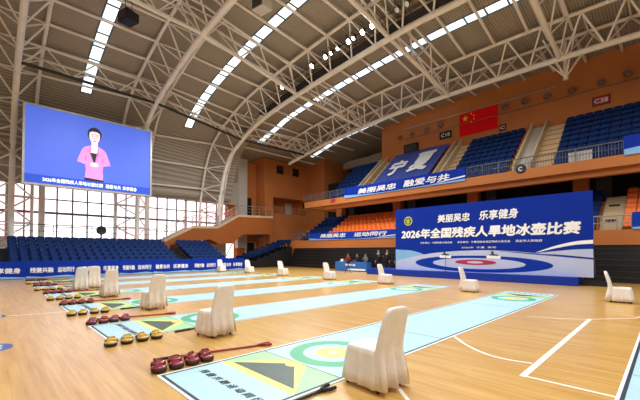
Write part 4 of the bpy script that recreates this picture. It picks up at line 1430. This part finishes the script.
# ------------------------------------------------------------------ curling lanes
LX0, LL, LW = 1.6, 13.6, 1.77
NEAR = [-1.33, 2.87, 6.97, 10.75, 14.55, 18.4, 22.3]
def lane(label):
    t = thing('curling_lane', label, 'lane mat', (LX0, 0, 0), group='floor curling lane mats')
    b = MB(); b.box((0, 0, .0005), (LL, LW, .006)); b.obj('mat_sheet', M['mat_blue'], t)
    def frame(name, o, w, h, m):
        a = [(o, o), (LL - o, o), (LL - o, LW - o), (o, LW - o)]
        c = [(o + w, o + w), (LL - o - w, o + w), (LL - o - w, LW - o - w), (o + w, LW - o - w)]
        poly(name, FL, a, h, m, t, c)
    frame('white_edge', 0, .035, .007, 'print_white')
    frame('dark_border', .035, .04, .0072, 'mat_edge')
    for e in (0, 1):
        def X(x): return LL - x if e else x
        def Yq(y): return LW - y if e else y
        def pp(name, pts, h, m, holes=None):
            poly(name, FL, [(X(x), Yq(y)) for x, y in pts], h, m, t, [(X(x), Yq(y)) for x, y in holes] if holes else None)
        C_ = LW / 2
        pp('green_field', [(.88, .08), (1.62, .08), (1.62, LW - .08), (.88, LW - .08)], .0072, 'print_lime')
        pp('yellow_triangle', [(.86, .06), (1.66, C_ - .16), (1.66, C_ + .16), (.86, LW - .06)], .0080, 'print_yellow')
        pp('dark_triangle', [(.98, .2), (1.5, C_ - .08), (1.5, C_ + .08), (.98, LW - .2)], .0088, 'print_dark')
        pp('amber_spot', ell(1.55, C_, .12, .12, 24), .0096, 'print_amber')
        pp('cross_line', [(1.62, .08), (1.635, .08), (1.635, LW - .08), (1.62, LW - .08)], .0088, 'print_ink')
        pp('green_ring', ell(2.36, C_, .68, .68, 56), .0088, 'print_green', ell(2.36, C_, .47, .47, 56))
        pp('amber_ring', ell(2.36, C_, .27, .27, 40), .0088, 'print_amber')
        pp('ring_centre', ell(2.36, C_, .07, .07, 20), .0096, 'print_white')
        pp('cross_line', [(4.4, .08), (4.415, .08), (4.415, LW - .08), (4.4, LW - .08)], .0080, 'mat_edge')
        tp_ = Plane((X(0), Yq(LW), 0), (0, 1 if e else -1, 0), (-1 if e else 1, 0, 0))
        text('lettering', tp_, '残 健 共 融 运 动 同 行', .22, 1.6, .46, .57, .008, 'print_ink', t, .005, .25)
    return t
NTH = ['cut by the frame corner, beyond the broad white court line', 'with the large chair on its edge', 'second full lane from the camera', 'third full lane from the camera',
       'fourth full lane from the camera', 'fifth full lane from the camera', 'last lane, beside the banner boards']
LREF = ['corner lane', 'first full lane', 'second full lane', 'third full lane', 'fourth full lane', 'fifth full lane', 'last lane']
l0 = lane('')
for k, y in enumerate(NEAR):
    lab = 'pale blue curling lane mat, ' + NTH[k]
    if k == 0:
        l0.location = (LX0, y, 0); l0['label'] = lab
    else:
        copy_thing(l0, (LX0, y, 0), 0, lab)

# ------------------------------------------------------------------ curling stones and delivery sticks
def stone(cap, label, group):
    t = thing('curling_stone', label, 'curling stone', (0, 0, 0), 0, group)
    b = MB(); b.lathe([(.078, .0), (.09, .008), (.1, .03), (.1, .058)], 20); b.obj('base', M['stone_base'], t, smooth=True)
    b = MB(); b.lathe([(.097, .058), (.092, .074), (.076, .084), (.03, .087), (.02, .087)], 20); b.obj('cap', M[cap], t, smooth=True)
    b = MB(); b.tube([(-.062, 0, .078), (-.058, 0, .1), (-.038, 0, .112), (.038, 0, .112), (.058, 0, .1), (.062, 0, .078)], [.012, .013, .014, .014, .013, .012], 8)
    b.obj('handle', M[cap], t, smooth=True)
    return t
st0 = {'red': stone('red', '', ''), 'yellow': stone('yellow', '', '')}
used = {'red': False, 'yellow': False}
def put_stone(c, x, y, label, group):
    rz = random.uniform(-.35, .35) + .3
    if not used[c]:
        used[c] = True
        o = st0[c]; o.location = (x, y, 0); o.rotation_euler = (0, 0, rz); o['label'] = label
    else:
        o = copy_thing(st0[c], (x, y, 0), rz, label)
    o['group'] = group
for k, y in enumerate(NEAR):
    if k == 0:
        continue
    for row in range(2):
        for c in range(4):
            put_stone('red', 1.68 + .225 * c + .07 * row + random.uniform(-.008, .008), y + LW + .13 + .215 * row,
                      'red curling stone at the %s, %s from its end, %s row' % (LREF[k], ORD[c], ('inner', 'outer')[row]), 'red curling stones')
            if k > 1:
                put_stone('yellow', 1.60 + .245 * c - .05 * row + random.uniform(-.008, .008), y - .34 + .215 * (1 - row),
                          'yellow curling stone at the %s, %s from its end, %s row' % (LREF[k], ORD[c], ('inner', 'outer')[row]), 'yellow curling stones')
def stick(a, c, m, label, group):
    a, c = Vector(a), Vector(c)
    t = thing('delivery_stick', label, 'delivery stick', a, math.atan2(c.y - a.y, c.x - a.x), group)
    L = (c - a).length
    bar('shaft', (0, 0, .02), (L - .12, 0, .02), .0165, M[m], t, 8)
    bar('grip', (-.02, 0, .02), (.3, 0, .02), .02, M['black'], t, 8)
    b = MB()
    b.tube([(L - .16, 0, .02), (L - .1, 0, .028), (L - .02, .05, .03), (L + .08, .055, .026)], [.018, .024, .024, .02], 8)
    b.tube([(L - .1, 0, .028), (L - .02, -.05, .03), (L + .08, -.055, .026)], [.024, .024, .02], 8)
    b.obj('fork_head', M[m], t, smooth=True)
for k, y in enumerate(NEAR):
    if k == 0:
        continue
    stick((1.8, y + LW + .66, 0), (3.45, y + LW + .2, 0), 'stick_red', 'red forked delivery stick lying by the red stones of the %s' % LREF[k], 'red delivery sticks')
    if k > 1:
        stick((2.72, y - .12, 0), (3.4, y - .1, 0), 'black', 'black delivery stick lying past the yellow stones of the %s' % LREF[k], 'black delivery sticks')
stick((2.05, 2.8, 0), (2.85, 2.79, 0), 'black', 'black delivery stick on the edge of the first full lane beside the large chair', 'black delivery sticks')

# ------------------------------------------------------------------ covered chairs, facing -Y
def covered_chair(label, group):
    t = thing('covered_chair', label, 'chair', (0, 0, 0), 0, group)
    b = MB()
    n = 132
    def ring(z, hx, y0, y1, fold, rr=.25):
        out = []
        for i in range(n):
            a = 2 * PI * i / n
            x, y = math.cos(a), math.sin(a)
            m_ = (abs(x) ** 8 + abs(y) ** 8) ** (1 / 8)
            w = 1 + fold * (math.sin(i * .571 + .6) * .6 + .4 * math.sin(i * .95 + z * 4))
            out.append((x / m_ * hx * w, (y0 + y1) / 2 + y / m_ * (y1 - y0) / 2 * w, z + .006 * math.sin(i * .9) * (fold > .02)))
        return out
    b.loft([ring(.055, .27, -.3, .29, .085), ring(.16, .262, -.29, .285, .07), ring(.3, .245, -.275, .27, .05), ring(.41, .23, -.265, .25, .02),
            ring(.455, .225, -.255, .24, .012), ring(.478, .2, -.23, .22, .006), ring(.484, .1, -.14, .12, 0)])
    # back: slab from the floor hem up to a rounded top, leaning back
    def bring(z, hx, th, lean, fold):
        out = []
        m = 96
        for i in range(m):
            a = 2 * PI * i / m
            x, y = math.cos(a), math.sin(a)
            q = (abs(x) ** 6 + abs(y) ** 6) ** (1 / 6)
            w = fold * math.sin(i * .62)
            out.append((x / q * hx, .235 + lean + y / q * th + w * (y > 0), z))
        return out
    prof = [(.06, .27, .08, .03, .05), (.25, .255, .07, .012, .04), (.42, .232, .058, .01, .012), (.55, .218, .05, .025, 0), (.7, .21, .046, .06, 0), (.84, .2, .043, .1, 0),
            (.92, .184, .04, .122, 0), (.95, .158, .036, .13, 0), (.966, .115, .028, .134, 0), (.97, .06, .015, .135, 0)]
    b.loft([bring(*q) for q in prof])
    b.obj('slipcover', M['cover'], t, smooth=True)
    for x in (-.2, .2):
        for y in (-.235, .24):
            lb = MB(); lb.tube([(x, y, 0), (x, y, .03), (x * .96, y * .96, .3)], [.02, .022, .024], 10); lb.obj('leg', M['leg'], t)
    return t
c0 = covered_chair('white satin covered chair standing on the edge of the first full lane', 'covered chairs')
c0.location = (3.40, 2.55, 0); c0.rotation_euler = (0, 0, PI - .05)
for x, y, rz, lab in ((3.2, 6.2, PI + .12, 'white covered chair beside the second full lane, behind the red stones'),
                      (3.42, 10.25, PI + .1, 'white covered chair beside the third full lane, at its stone end'),
                      (3.2, 14.05, PI, 'white covered chair beside the fourth full lane, at its stone end'),
                      (2.86, 17.12, PI - .05, 'white covered chair by the fifth full lane, nearer the stones of the close pair'),
                      (3.44, 17.85, PI, 'white covered chair by the fifth full lane, farther from the stones in the close pair'),
                      (14.35, 1.1, 0.05, 'white covered chair alone past the backdrop end, seen edge-on'),
                      (13.85, 5.6, .08, 'white covered chair in front of the printed red ring'),
                      (14.2, 9.85, .05, 'white covered chair in front of the backdrop corner'),
                      (14.0, 13.5, .0, 'white covered chair before the folded black bleachers, second from the backdrop'),
                      (14.05, 17.8, .05, 'white covered chair before the corner bleacher flank'),
                      (14.1, 21.88, .0, 'white covered chair at the end of the banner boards, nearer the corner bleacher'),
                      (13.35, 24.7, .0, 'white covered chair before the last banner boards, by the bleacher steps')):
    copy_thing(c0, (x, y, 0), rz, lab)

# ------------------------------------------------------------------ light
w = bpy.data.worlds.new('world')
S.world = w
w.use_nodes = True
bg = w.node_tree.nodes['Background']
bg.inputs[0].default_value = (.9, .95, 1, 1)
bg.inputs[1].default_value = .6
def added_roof_light(x, y, z, e):
    ld = bpy.data.lights.new('added_roof_light', 'AREA')
    ld.shape = 'DISK'; ld.size = 1.2; ld.energy = e; ld.color = (.94, .98, 1)
    o = bpy.data.objects.new('added_roof_light', ld)
    COL.objects.link(o)
    o.location = (x, y, z)
    o.rotation_euler = (0, 0, 0)
for x in (-4, 4.5, 12):  # added for the hall's other floodlights, out of view
    for y in (-8, 0, 8):
        added_roof_light(x, y, 13.0, 380)
for x, y, e in ((5.2, 19, 420), (12.5, 20, 450), (18.5, 21, 950), (19.5, 9, 260), (19.5, -2, 260)):  # added lamps brightening the corner tower and far court; no fixtures there
    added_roof_light(x, y, 12.0, e)
